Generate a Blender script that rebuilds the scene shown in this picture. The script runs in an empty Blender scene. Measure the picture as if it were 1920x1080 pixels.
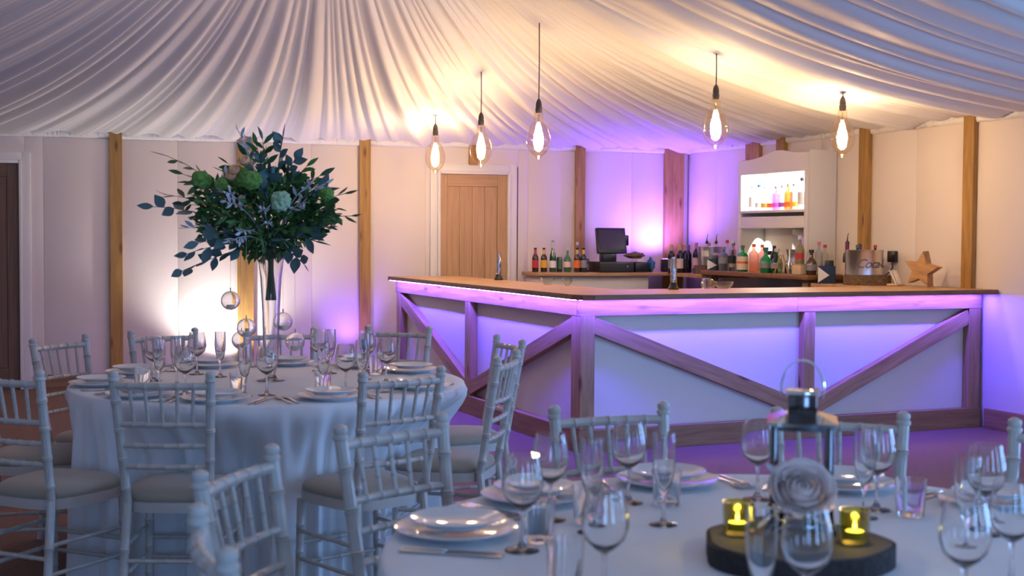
import bpy, bmesh, math, random
from mathutils import Vector, Matrix
R = math.radians
PI = math.pi
random.seed(11)
SC = bpy.context.scene
COL = SC.collection

# ------------------------------------------------------------------ camera
cam_d = bpy.data.cameras.new('camera')
cam_d.sensor_width = 36.0
cam_d.lens = 2420.0 / 1920.0 * 36.0
cam_d.clip_start = 0.05
cam_d.dof.use_dof = True
cam_d.dof.focus_distance = 8.6
cam_d.dof.aperture_fstop = 4.2
cam = bpy.data.objects.new('camera', cam_d)
COL.objects.link(cam)
cam.matrix_world = (Matrix.Translation((0, 0, 1.45)) @ Matrix.Rotation(R(-22.95), 4, 'Z')
                    @ Matrix.Rotation(R(90) - math.atan(94 / 2420), 4, 'X') @ Matrix.Rotation(R(0.33), 4, 'Z'))
SC.camera = cam

# ------------------------------------------------------------------ world, exposure
w = bpy.data.worlds.new('dusk'); SC.world = w; w.use_nodes = True
w.node_tree.nodes['Background'].inputs[0].default_value = (0.35, 0.45, 0.75, 1)
w.node_tree.nodes['Background'].inputs[1].default_value = 0.05
SC.view_settings.view_transform = 'Standard'
SC.view_settings.look = 'None'
SC.view_settings.gamma = 1.0
SC.view_settings.exposure = 0.12
try: SC.view_settings.use_curve_mapping = False
except Exception: pass
SC.cycles.use_denoising = True
SC.cycles.max_bounces = 10
SC.cycles.transparent_max_bounces = 32
SC.cycles.sample_clamp_indirect = 4.0
SC.cycles.caustics_reflective = False
SC.cycles.caustics_refractive = True

def light(name, kind, loc, energy, color, rot=(0, 0, 0), **kw):
    d = bpy.data.lights.new(name, kind); d.energy = energy; d.color = color
    for k, v in kw.items(): setattr(d, k, v)
    o = bpy.data.objects.new(name, d); COL.objects.link(o); o.location = loc; o.rotation_euler = rot
    return o

# room (metres): back wall Y = 13 - 0.1 X, right wall X = 7.29, eaves at 2.42
XR, XL, YF, EAVE = 7.29, -2.9, -2.6, 2.42
BW = -math.atan(0.1)
def yb(x): return 13.0 - 0.1 * x
DAY = (0.24, 0.49, 1.0)
# cool daylight through the glazed doors behind and to the right of the camera
for i, x in enumerate((-0.9, 2.2, 5.3)):
    light('daylight', 'AREA', (x, YF + 0.06, 1.15), 52, DAY, (R(90), 0, 0), shape='RECTANGLE', size=0.6, size_y=2.0)
for i, y in enumerate((0.6, 3.4)):
    light('daylight', 'AREA', (XR - 0.06, y, 1.15), 100, DAY, (R(90), 0, R(90)), shape='RECTANGLE', size=0.6, size_y=2.0)

# ------------------------------------------------------------------ materials
MATS = {}
def nt_new(name):
    m = bpy.data.materials.new(name); m.use_nodes = True
    nt = m.node_tree; b = nt.nodes['Principled BSDF']
    MATS[name] = m
    return m, nt, b
def N(nt, typ, **kw):
    n = nt.nodes.new(typ)
    for k, v in kw.items(): setattr(n, k, v)
    return n
def plain(name, col, rough=0.5, metal=0.0, bump=0.0, bscale=200.0, var=0.0, vscale=6.0, spec=0.5, sheen=0.0):
    m, nt, b = nt_new(name)
    b.inputs['Base Color'].default_value = (*col, 1)
    b.inputs['Roughness'].default_value = rough
    b.inputs['Metallic'].default_value = metal
    b.inputs['Specular IOR Level'].default_value = spec
    if sheen: b.inputs['Sheen Weight'].default_value = sheen
    tc = N(nt, 'ShaderNodeTexCoord')
    if var:
        no = N(nt, 'ShaderNodeTexNoise'); no.inputs['Scale'].default_value = vscale; no.inputs['Detail'].default_value = 4
        nt.links.new(tc.outputs['Object'], no.inputs['Vector'])
        mx = N(nt, 'ShaderNodeMix', data_type='RGBA')
        mx.inputs[6].default_value = (*[c * (1 - var) for c in col], 1)
        mx.inputs[7].default_value = (*[min(1, c * (1 + var)) for c in col], 1)
        nt.links.new(no.outputs['Fac'], mx.inputs[0]); nt.links.new(mx.outputs[2], b.inputs['Base Color'])
    if bump:
        n2 = N(nt, 'ShaderNodeTexNoise'); n2.inputs['Scale'].default_value = bscale; n2.inputs['Detail'].default_value = 3
        nt.links.new(tc.outputs['Object'], n2.inputs['Vector'])
        bp = N(nt, 'ShaderNodeBump'); bp.inputs['Strength'].default_value = bump; bp.inputs['Distance'].default_value = 0.01
        nt.links.new(n2.outputs['Fac'], bp.inputs['Height']); nt.links.new(bp.outputs['Normal'], b.inputs['Normal'])
    return m
def wood(name, c1, c2, knot, rough=0.6, sx=1.1, sy=13.0, knots=True):
    """grain runs along the object's local X"""
    m, nt, b = nt_new(name)
    b.inputs['Roughness'].default_value = rough
    tc = N(nt, 'ShaderNodeTexCoord'); oi = N(nt, 'ShaderNodeObjectInfo')
    ml = N(nt, 'ShaderNodeVectorMath', operation='SCALE'); ml.inputs['Scale'].default_value = 37.0
    cx = N(nt, 'ShaderNodeCombineXYZ')
    for k in range(3): nt.links.new(oi.outputs['Random'], cx.inputs[k])
    nt.links.new(cx.outputs[0], ml.inputs[0])
    ad = N(nt, 'ShaderNodeVectorMath', operation='ADD')
    nt.links.new(tc.outputs['Object'], ad.inputs[0]); nt.links.new(ml.outputs[0], ad.inputs[1])
    mp = N(nt, 'ShaderNodeMapping'); mp.inputs['Scale'].default_value = (sx, sy, sy)
    nt.links.new(ad.outputs[0], mp.inputs['Vector'])
    no = N(nt, 'ShaderNodeTexNoise'); no.inputs['Scale'].default_value = 2.2; no.inputs['Detail'].default_value = 6; no.inputs['Distortion'].default_value = 0.6
    nt.links.new(mp.outputs[0], no.inputs['Vector'])
    cr = N(nt, 'ShaderNodeValToRGB')
    cr.color_ramp.elements[0].position = 0.3; cr.color_ramp.elements[0].color = (*c1, 1)
    cr.color_ramp.elements[1].position = 0.7; cr.color_ramp.elements[1].color = (*c2, 1)
    nt.links.new(no.outputs['Fac'], cr.inputs[0])
    out = cr.outputs[0]
    if knots:
        mp2 = N(nt, 'ShaderNodeMapping'); mp2.inputs['Scale'].default_value = (2.6, 9.0, 9.0)
        nt.links.new(ad.outputs[0], mp2.inputs['Vector'])
        vo = N(nt, 'ShaderNodeTexVoronoi'); vo.inputs['Scale'].default_value = 1.0
        nt.links.new(mp2.outputs[0], vo.inputs['Vector'])
        c2r = N(nt, 'ShaderNodeValToRGB')
        c2r.color_ramp.elements[0].position = 0.06; c2r.color_ramp.elements[0].color = (1, 1, 1, 1)
        c2r.color_ramp.elements[1].position = 0.2; c2r.color_ramp.elements[1].color = (0, 0, 0, 1)
        nt.links.new(vo.outputs['Distance'], c2r.inputs[0])
        mx = N(nt, 'ShaderNodeMix', data_type='RGBA')
        nt.links.new(c2r.outputs[0], mx.inputs[0]); nt.links.new(out, mx.inputs[6]); mx.inputs[7].default_value = (*knot, 1)
        out = mx.outputs[2]
    nt.links.new(out, b.inputs['Base Color'])
    bp = N(nt, 'ShaderNodeBump'); bp.inputs['Strength'].default_value = 0.25; bp.inputs['Distance'].default_value = 0.004
    nt.links.new(no.outputs['Fac'], bp.inputs['Height']); nt.links.new(bp.outputs['Normal'], b.inputs['Normal'])
    return m
def glass(name, tint=(1, 1, 1), refl=0.9, base=0.07, rough=0.02):
    """thin-walled glass: see-through sheet with Fresnel reflections"""
    m = bpy.data.materials.new(name); m.use_nodes = True; nt = m.node_tree; nt.nodes.clear(); MATS[name] = m
    o = N(nt, 'ShaderNodeOutputMaterial'); t = N(nt, 'ShaderNodeBsdfTransparent'); g = N(nt, 'ShaderNodeBsdfGlossy')
    t.inputs[0].default_value = (*tint, 1); g.inputs['Roughness'].default_value = rough
    f = N(nt, 'ShaderNodeLayerWeight'); f.inputs[0].default_value = 0.5
    pw = N(nt, 'ShaderNodeMath', operation='POWER'); pw.inputs[1].default_value = 2.3; nt.links.new(f.outputs['Facing'], pw.inputs[0])
    ma = N(nt, 'ShaderNodeMath', operation='MULTIPLY_ADD', use_clamp=True); ma.inputs[1].default_value = refl; ma.inputs[2].default_value = base
    mx = N(nt, 'ShaderNodeMixShader')
    nt.links.new(pw.outputs[0], ma.inputs[0]); nt.links.new(ma.outputs[0], mx.inputs[0])
    nt.links.new(t.outputs[0], mx.inputs[1]); nt.links.new(g.outputs[0], mx.inputs[2]); nt.links.new(mx.outputs[0], o.inputs[0])
    return m
def emit(name, col, s):
    m = bpy.data.materials.new(name); m.use_nodes = True; nt = m.node_tree; nt.nodes.clear(); MATS[name] = m
    o = N(nt, 'ShaderNodeOutputMaterial'); e = N(nt, 'ShaderNodeEmission')
    e.inputs[0].default_value = (*col, 1); e.inputs[1].default_value = s; nt.links.new(e.outputs[0], o.inputs[0])
    return m

plain('wall', (0.80, 0.72, 0.66), 0.75, bump=0.12, bscale=420)
plain('trim_white', (0.80, 0.77, 0.72), 0.45)
plain('lining', (0.86, 0.84, 0.80), 0.6, bump=0.05, bscale=300, sheen=0.2)
plain('carpet', (0.215, 0.138, 0.10), 0.95, bump=0.6, bscale=260, var=0.22, vscale=40, spec=0.1)
wood('post_wood', (0.30, 0.155, 0.035), (0.46, 0.26, 0.07), (0.16, 0.07, 0.02))
wood('bar_wood', (0.25, 0.14, 0.06), (0.43, 0.26, 0.125), (0.12, 0.055, 0.03))
wood('plinth_wood', (0.22, 0.115, 0.05), (0.34, 0.19, 0.09), (0.11, 0.05, 0.025))
wood('worktop', (0.36, 0.19, 0.075), (0.56, 0.33, 0.15), (0.28, 0.14, 0.06), rough=0.38, sx=1.6, sy=9, knots=False)
wood('worktop_edge', (0.16, 0.075, 0.03), (0.27, 0.135, 0.06), (0.1, 0.05, 0.02), rough=0.5, sx=1.6, knots=False)
wood('oak_door', (0.44, 0.25, 0.11), (0.56, 0.34, 0.17), (0.3, 0.16, 0.07), rough=0.45, sx=0.9, sy=22, knots=False)
wood('dark_shelf', (0.17, 0.07, 0.025), (0.27, 0.12, 0.045), (0.1, 0.04, 0.02), rough=0.4, knots=False)
wood('bark', (0.07, 0.04, 0.02), (0.2, 0.12, 0.06), (0.05, 0.03, 0.02), rough=0.9, sx=16, sy=30)
wood('oak_shaded', (0.13, 0.075, 0.045), (0.19, 0.115, 0.07), (0.08, 0.05, 0.03), rough=0.5, sx=0.9, sy=22, knots=False)  # wood colour darkened to stand for the shade on the left door
plain('slate_bark', (0.035, 0.027, 0.024), 0.9, bump=0.8, bscale=60, var=0.5, vscale=50)
plain('slate_cut', (0.085, 0.075, 0.07), 0.8, bump=0.3, bscale=80, var=0.2, vscale=30)
wood('slice_top', (0.1, 0.075, 0.05), (0.17, 0.125, 0.09), (0.08, 0.05, 0.03), rough=0.8, sx=12, sy=12)
wood('star_wood', (0.36, 0.19, 0.07), (0.55, 0.31, 0.13), (0.2, 0.09, 0.03), rough=0.6, sx=3, sy=12)
plain('panel_white', (0.74, 0.70, 0.68), 0.6, bump=0.06, bscale=300)
plain('cloth', (0.80, 0.80, 0.81), 0.8, bump=0.12, bscale=600, sheen=0.3)
plain('chair_white', (0.54, 0.50, 0.45), 0.35, var=0.12, vscale=30)
plain('cushion', (0.37, 0.32, 0.245), 0.9, bump=0.2, bscale=500, sheen=0.3)
plain('porcelain', (0.80, 0.80, 0.81), 0.07)
plain('steel', (0.62, 0.60, 0.58), 0.16, metal=1.0)
plain('chrome', (0.75, 0.74, 0.72), 0.07, metal=1.0)
plain('brushed', (0.74, 0.72, 0.70), 0.3, metal=1.0, bump=0.05, bscale=120)
plain('lantern_metal', (0.13, 0.12, 0.12), 0.12, metal=1.0)
plain('black', (0.012, 0.012, 0.014), 0.35)
plain('black_matte', (0.02, 0.02, 0.022), 0.7)
plain('screen', (0.045, 0.035, 0.075), 0.2)
plain('holder', (0.05, 0.035, 0.028), 0.5)
plain('wax', (0.85, 0.82, 0.74), 0.5)
plain('paper', (0.85, 0.80, 0.74), 0.7)
plain('paper_tan', (0.65, 0.48, 0.3), 0.8)
plain('thread', (0.8, 0.8, 0.8), 0.4)
def solid_glass(name, k, ior=1.45):
    """clear glass with real wall thickness; part straight-through so that it does not block light"""
    m = bpy.data.materials.new(name); m.use_nodes = True; nt = m.node_tree; nt.nodes.clear(); MATS[name] = m
    o = N(nt, 'ShaderNodeOutputMaterial'); t = N(nt, 'ShaderNodeBsdfTransparent'); g = N(nt, 'ShaderNodeBsdfGlass'); mx = N(nt, 'ShaderNodeMixShader')
    g.inputs['IOR'].default_value = ior; g.inputs['Roughness'].default_value = 0.0; mx.inputs[0].default_value = k
    nt.links.new(t.outputs[0], mx.inputs[1]); nt.links.new(g.outputs[0], mx.inputs[2])
    gl = N(nt, 'ShaderNodeBsdfGlossy'); gl.inputs['Roughness'].default_value = 0.015; f = N(nt, 'ShaderNodeLayerWeight'); f.inputs[0].default_value = 0.5
    pw = N(nt, 'ShaderNodeMath', operation='POWER'); pw.inputs[1].default_value = 4.0
    ma = N(nt, 'ShaderNodeMath', operation='MULTIPLY_ADD', use_clamp=True); ma.inputs[1].default_value = 0.35; ma.inputs[2].default_value = 0.02
    m2 = N(nt, 'ShaderNodeMixShader'); nt.links.new(f.outputs['Facing'], pw.inputs[0]); nt.links.new(pw.outputs[0], ma.inputs[0]); nt.links.new(ma.outputs[0], m2.inputs[0])
    nt.links.new(mx.outputs[0], m2.inputs[1]); nt.links.new(gl.outputs[0], m2.inputs[2]); nt.links.new(m2.outputs[0], o.inputs[0])
    return m
solid_glass('glass', 1.0)
solid_glass('glass_vase', 1.0)
glass('pane', refl=0.7, base=0.02)
glass('bulb_glass', tint=(1.0, 0.93, 0.8), refl=0.7, base=0.03)
glass('votive_glass', tint=(0.74, 0.7, 0.32), refl=1.0, base=0.05, rough=0.15)
glass('crystal', refl=1.0, base=0.12)
for nm, c in dict(amber=(0.03, 0.012, 0.006), green=(0.012, 0.07, 0.03), brightgreen=(0.0, 0.22, 0.06), darkwine=(0.012, 0.007, 0.012),
                  deepgreen=(0.006, 0.03, 0.012), greyblue=(0.12, 0.14, 0.2), olive=(0.22, 0.2, 0.09), pink=(0.75, 0.28, 0.22),
                  brown=(0.05, 0.022, 0.01), navy=(0.015, 0.015, 0.03), palegreen=(0.2, 0.34, 0.22), mint=(0.3, 0.55, 0.45)).items():
    m = plain('b_' + nm, c, 0.08); m.node_tree.nodes['Principled BSDF'].inputs['Coat Weight'].default_value = 0.5
for nm, c in dict(red=(0.5, 0.03, 0.035), yellow=(0.75, 0.42, 0.04), white=(0.8, 0.77, 0.74), orange=(0.8, 0.17, 0.02), grey=(0.25, 0.25, 0.28),
                  cream=(0.8, 0.66, 0.5), gold=(0.6, 0.42, 0.16), purple=(0.12, 0.02, 0.1), magenta=(0.75, 0.1, 0.7), blue=(0.02, 0.12, 0.4),
                  pinkcap=(0.7, 0.2, 0.25), black=(0.012, 0.012, 0.012), green=(0.05, 0.14, 0.08), silver=(0.6, 0.6, 0.6), violet=(0.25, 0.1, 0.55),
                  peach=(0.8, 0.6, 0.55), teal=(0.02, 0.15, 0.22)).items():
    plain('l_' + nm, c, 0.45)
glass('g_clear', tint=(0.9, 0.93, 0.92), refl=0.8, base=0.06)
glass('g_silver', tint=(0.8, 0.82, 0.85), refl=0.9, base=0.3)
glass('g_pink', tint=(0.97, 0.62, 0.56), refl=0.75, base=0.06)
glass('g_magenta', tint=(0.95, 0.4, 0.9), refl=0.75, base=0.05)
glass('g_orange', tint=(1.0, 0.4, 0.15), refl=0.75, base=0.05)
glass('g_green', tint=(0.35, 0.75, 0.45), refl=0.75, base=0.06)
plain('leaf_dark', (0.03, 0.085, 0.024), 0.4, var=0.4, vscale=20)
plain('leaf_mid', (0.075, 0.2, 0.045), 0.45, var=0.35, vscale=20)
plain('leaf_blue', (0.09, 0.165, 0.16), 0.55, var=0.3, vscale=20)
plain('leaf_silver', (0.58, 0.62, 0.70), 0.8)
plain('bloom_green', (0.12, 0.28, 0.05), 0.7, var=0.3, vscale=60)
plain('bloom_mint', (0.3, 0.48, 0.3), 0.7, var=0.25, vscale=60)
plain('rose_peach', (0.75, 0.42, 0.22), 0.6)
plain('rose_pale', (0.92, 0.76, 0.70), 0.6)
plain('stem', (0.04, 0.08, 0.03), 0.5)
emit('led_strip', (0.10, 0.06, 1.0), 430)
emit('filament', (1.0, 0.68, 0.32), 130)
emit('candle_bulb', (1.0, 0.62, 0.3), 300)
emit('flame', (1.0, 0.85, 0.4), 14)
emit('lens_white', (1.0, 0.95, 0.88), 20)
emit('lens_violet', (0.35, 0.12, 1.0), 20)
emit('shelf_led', (0.95, 0.97, 1.0), 50)

# ------------------------------------------------------------------ mesh helpers
class MB:
    def __init__(s): s.v = []; s.f = []
    def add(s, vs, fs):
        o = len(s.v); s.v += [tuple(v) for v in vs]; s.f += [tuple(i + o for i in f) for f in fs]; return s
    def box(s, c, d, m=None):
        x, y, z = [k / 2 for k in d]
        vs = [Vector((sx * x, sy * y, sz * z)) for sx in (-1, 1) for sy in (-1, 1) for sz in (-1, 1)]
        if m is not None: vs = [m @ v for v in vs]
        vs = [v + Vector(c) for v in vs]
        return s.add(vs, [(0, 1, 3, 2), (4, 6, 7, 5), (0, 4, 5, 1), (2, 3, 7, 6), (0, 2, 6, 4), (1, 5, 7, 3)])
    def bbox(s, c, d, b=0.004):
        """box with chamfered edges"""
        bm = bmesh.new(); bmesh.ops.create_cube(bm, size=1.0)
        for v in bm.verts: v.co = Vector((v.co.x * d[0], v.co.y * d[1], v.co.z * d[2]))
        bmesh.ops.bevel(bm, geom=bm.edges[:], offset=min(b, min(d) * 0.45), segments=2, affect='EDGES', profile=0.5)
        bm.verts.index_update()
        s.add([v.co + Vector(c) for v in bm.verts], [[v.index for v in f.verts] for f in bm.faces]); bm.free(); return s
    def lathe(s, prof, n=24, c=(0, 0, 0), cap=True):
        vs = []; fs = []
        for r, z in prof:
            for k in range(n):
                a = 2 * PI * k / n; vs.append((c[0] + r * math.cos(a), c[1] + r * math.sin(a), c[2] + z))
        for i in range(len(prof) - 1):
            for k in range(n):
                k2 = (k + 1) % n; fs.append((i * n + k, i * n + k2, (i + 1) * n + k2, (i + 1) * n + k))
        if cap:
            if prof[0][0] > 1e-5: fs.append(tuple(reversed(range(n))))
            if prof[-1][0] > 1e-5: fs.append(tuple((len(prof) - 1) * n + k for k in range(n)))
        return s.add(vs, fs)
    def tube(s, pts, rad, n=8, cap=True):
        pts = [Vector(p) for p in pts]
        if not hasattr(rad, '__len__'): rad = [rad] * len(pts)
        vs = []; fs = []; prev = None
        for i, p in enumerate(pts):
            t = (pts[min(i + 1, len(pts) - 1)] - pts[max(i - 1, 0)]).normalized()
            if prev is None:
                a = Vector((0, 0, 1)) if abs(t.z) < 0.9 else Vector((1, 0, 0))
                u = t.cross(a).normalized()
            else:
                u = (prev - t * prev.dot(t)).normalized()
            prev = u; v = t.cross(u)
            for k in range(n):
                an = 2 * PI * k / n; vs.append(p + (u * math.cos(an) + v * math.sin(an)) * rad[i])
        for i in range(len(pts) - 1):
            for k in range(n):
                k2 = (k + 1) % n; fs.append((i * n + k, i * n + k2, (i + 1) * n + k2, (i + 1) * n + k))
        if cap: fs += [tuple(reversed(range(n))), tuple((len(pts) - 1) * n + k for k in range(n))]
        return s.add(vs, fs)
    def prism(s, poly, z0, z1):
        n = len(poly); vs = [(x, y, z0) for x, y in poly] + [(x, y, z1) for x, y in poly]
        fs = [tuple(reversed(range(n))), tuple(range(n, 2 * n))] + [(k, (k + 1) % n, n + (k + 1) % n, n + k) for k in range(n)]
        return s.add(vs, fs)
    def mesh(s, name='m', smooth=True, ang=35):
        me = bpy.data.meshes.new(name); me.from_pydata(s.v, [], s.f); me.update()
        bm = bmesh.new(); bm.from_mesh(me); bmesh.ops.recalc_face_normals(bm, faces=bm.faces[:]); bm.to_mesh(me); bm.free()
        if smooth:
            me.polygons.foreach_set('use_smooth', [True] * len(me.polygons))
            me.set_sharp_from_angle(angle=R(ang))
        return me

def ob(name, me, mat, parent=None, loc=(0, 0, 0), rot=(0, 0, 0), kind=None, label=None):
    if isinstance(me, MB): me = me.mesh(name)
    if not me.materials: me.materials.append(MATS[mat])
    elif me.materials[0] != MATS[mat]:
        me = me.copy(); me.materials[0] = MATS[mat]
    o = bpy.data.objects.new(name, me); COL.objects.link(o)
    o.location = loc; o.rotation_euler = rot
    if parent is not None: o.parent = parent
    if kind: o['kind'] = kind
    if label: o['label'] = label
    return o
def tag(o, label, cat, group=None):
    o['label'] = label; o['category'] = cat
    if group: o['group'] = group
    return o
def thing(name, label, cat, loc=(0, 0, 0), rz=0.0, group=None):
    o = bpy.data.objects.new(name, None); COL.objects.link(o); o.empty_display_size = 0.05
    o.location = loc; o.rotation_euler = (0, 0, rz)
    return tag(o, label, cat, group)
def struct(name, me, mat, label, cat, loc=(0, 0, 0), rot=(0, 0, 0)):
    o = ob(name, me, mat, None, loc, rot, 'structure'); return tag(o, label, cat)
def copy_tree(o, parent=None):
    c = o.copy(); COL.objects.link(c); c.parent = parent
    for ch in list(o.children): copy_tree(ch, c)
    return c
CACHE = {}
def cached(key, fn):
    if key not in CACHE: CACHE[key] = fn()
    return CACHE[key]
def board(name, p0, p1, width, thick, mat, parent, side, b=0.003):
    """a plank from p0 to p1; local X along it, width across (in the plane), thickness along the normal `side`"""
    p0, p1, nrm = Vector(p0), Vector(p1), Vector(side).normalized()
    x = (p1 - p0); L = x.length; x.normalize(); y = nrm.cross(x).normalized()
    M = Matrix((x, y, nrm)).transposed().to_4x4(); M.translation = (p0 + p1) / 2
    me = MB().bbox((0, 0, 0), (L, width, thick), b).mesh(name, ang=20)
    o = ob(name, me, mat, parent); o.matrix_basis = M
    return o
ORD = ['leftmost', 'second', 'third', 'fourth', 'fifth', 'sixth', 'seventh', 'eighth', 'ninth', 'tenth', 'eleventh', 'twelfth']
def nth(i): return 'leftmost' if i == 0 else ORD[i] + ' from left'

# ------------------------------------------------------------------ floor and walls
struct('floor', MB().box(((XL + XR) / 2, (YF + 13.4) / 2, -0.02), (XR - XL + 0.4, 13.4 - YF + 0.2, 0.04)), 'carpet',
       'tan brown short-pile carpet across the whole room', 'floor')
CB = 1.0 / math.cos(BW)
wall_back = struct('wall_back', MB().box((2.2 * CB, 0.09, 1.3), (10.7, 0.1, 2.6)), 'wall', 'cream panelled wall behind the bar and the flower table', 'wall',
                   (0, 13.0, 0), (0, 0, BW))
joints = [-2.85, -2.25, -1.65, -1.05, -0.45, 0.68, 1.33, 1.90, 2.54, 3.19, 3.72, 4.35, 5.45, 6.02, 6.62, 7.27]
for a, b in zip(joints[:-1], joints[1:]):
    a *= CB; b *= CB
    if -0.46 * CB <= a < 0.5:
        segs = [(0.52, b, 0, 2.5), (a, 0.52, 2.2, 2.5)]
    elif 4.3 < a < 4.4:
        segs = [(a, 4.42, 0, 2.5), (4.42, 5.37, 2.19, 2.5), (5.37, b, 0, 2.5)]
    else: segs = [(a, b, 0, 2.5)]
    for x0, x1, z0, z1 in segs:
        ob('panel', MB().bbox(((x0 + x1) / 2, 0.02, (z0 + z1) / 2), (x1 - x0 - 0.0015, 0.04, z1 - z0), 0.001), 'wall', wall_back)
wall_right = struct('wall_right', MB().box((XR + 0.09, 6.1, 1.3), (0.1, 17.4, 2.6)), 'wall', 'cream panelled wall at the right end of the bar', 'wall')
rj = [4.6, 5.8, 7.0, 7.95, 8.6, 9.24, 9.9, 10.5, 11.1, 11.7, 12.27]
for a, b in zip(rj[:-1], rj[1:]):
    ob('panel', MB().bbox((XR + 0.02, (a + b) / 2, 1.25), (0.04, b - a - 0.0015, 2.5), 0.001), 'wall', wall_right)
def plain_wall(name, c, d, label): return struct(name, MB().box(c, d), 'wall', label, 'wall')
# front wall: solid piers between three glazed doors, room side faces +Y
fm = MB(); x = XL
for c in (-0.9, 2.2, 5.3):
    fm.box(((x + c - 1) / 2, YF - 0.05, 1.3), (c - 1 - x, 0.1, 2.6)); fm.box((c, YF - 0.05, 2.4), (2, 0.1, 0.4)); x = c + 1
fm.box(((x + XR) / 2, YF - 0.05, 1.3), (XR - x, 0.1, 2.6))
wf = struct('wall_front', fm, 'wall', 'cream wall with three tall glazed doors opposite the bar', 'wall')
for c in (-0.9, 2.2, 5.3):
    for q in (-1, 0, 1): ob('frame', MB().box((c + q * 0.97, YF - 0.02, 1.1), (0.06, 0.07, 2.2)), 'trim_white', wf)
    ob('frame', MB().box((c, YF - 0.02, 2.17), (2.0, 0.07, 0.06)), 'trim_white', wf)
plain_wall('wall_left', (XL - 0.09, 5.3, 1.3), (0.1, 16.2, 2.6), 'plain cream wall on the left side')
for i, y in enumerate((0.6, 3.4)):
    wn = bpy.data.objects.new('window_%d' % (i + 1), None); COL.objects.link(wn); wn.location = (XR, y, 0)
    wn['kind'] = 'structure'; tag(wn, 'tall glazed door in the right wall, %s the camera' % ('level with' if i == 0 else 'ahead of'), 'window')
    for q in (-1, 0, 1): ob('frame', MB().box((-0.02, q * 0.97, 1.1), (0.05, 0.06, 2.2)), 'trim_white', wn)
    ob('frame', MB().box((-0.02, 0, 2.17), (0.05, 2.0, 0.06)), 'trim_white', wn)
    ob('pane', MB().box((-0.01, 0, 1.07), (0.01, 1.9, 2.14)), 'pane', wn)
# baseboards
bb = board('baseboard_back', (0.6, -0.012, 0.065), (4.4, -0.012, 0.065), 0.13, 0.024, 'plinth_wood', None, (0, -1, 0))
bb.matrix_basis = Matrix.Translation((0, 13.0, 0)) @ Matrix.Rotation(BW, 4, 'Z') @ bb.matrix_basis
bb['kind'] = 'structure'; tag(bb, 'brown timber baseboard along the wall behind the flower table', 'baseboard')
bb = board('baseboard_right', (XR - 0.015, 7.75, 0.075), (XR - 0.015, 3.0, 0.075), 0.15, 0.03, 'plinth_wood', None, (-1, 0, 0))
bb['kind'] = 'structure'; tag(bb, 'brown timber baseboard on the wall right of the bar', 'baseboard')
# wall posts (timber battens), numbered as trims
tn = [0]
def post(parent_wall, pos, width, z0, z1, label, thick=0.045):
    tn[0] += 1
    if parent_wall == 'back':
        M = Matrix.Translation((0, 13.0, 0)) @ Matrix.Rotation(BW, 4, 'Z')
        o = board('trim_%d' % tn[0], (pos, -thick / 2 - 0.001, z0), (pos, -thick / 2 - 0.001, z1), width, thick, 'post_wood', None, (0, -1, 0))
        o.matrix_basis = M @ o.matrix_basis
    else:
        o = board('trim_%d' % tn[0], (XR - thick / 2 - 0.001, pos, z0), (XR - thick / 2 - 0.001, pos, z1), width, thick, 'post_wood', None, (-1, 0, 0))
    o['kind'] = 'structure'; tag(o, label, 'timber post')
post('back', 1.337, 0.115, 0, 2.45, 'stained pine wall post right of the dark left door')
post('back', 2.552, 0.155, 0, 2.45, 'stained pine wall post lit white behind the flower vase')
post('back', 3.74, 0.112, 0, 2.45, 'stained pine wall post between the flowers and the oak door')
post('back', 4.873, 0.09, 2.2, 2.45, 'short stub of pine post above the oak door')
post('back', 6.05, 0.105, 0, 2.45, 'stained pine wall post behind the till')
post('back', 7.13, 0.22, 0, 2.45, 'wide pine corner board washed in violet light', 0.06)
post('right', 10.98, 0.24, 2.2, 2.45, 'greyish stub of wall post above the white dresser, left one')
post('right', 10.5, 0.13, 2.2, 2.45, 'short pine stub of wall post above the white dresser')
post('right', 9.24, 0.13, 0, 2.45, 'pine wall post right of the white dresser')
post('right', 7.955, 0.115, 0, 2.45, 'pine wall post standing behind the right end of the bar')

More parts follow.
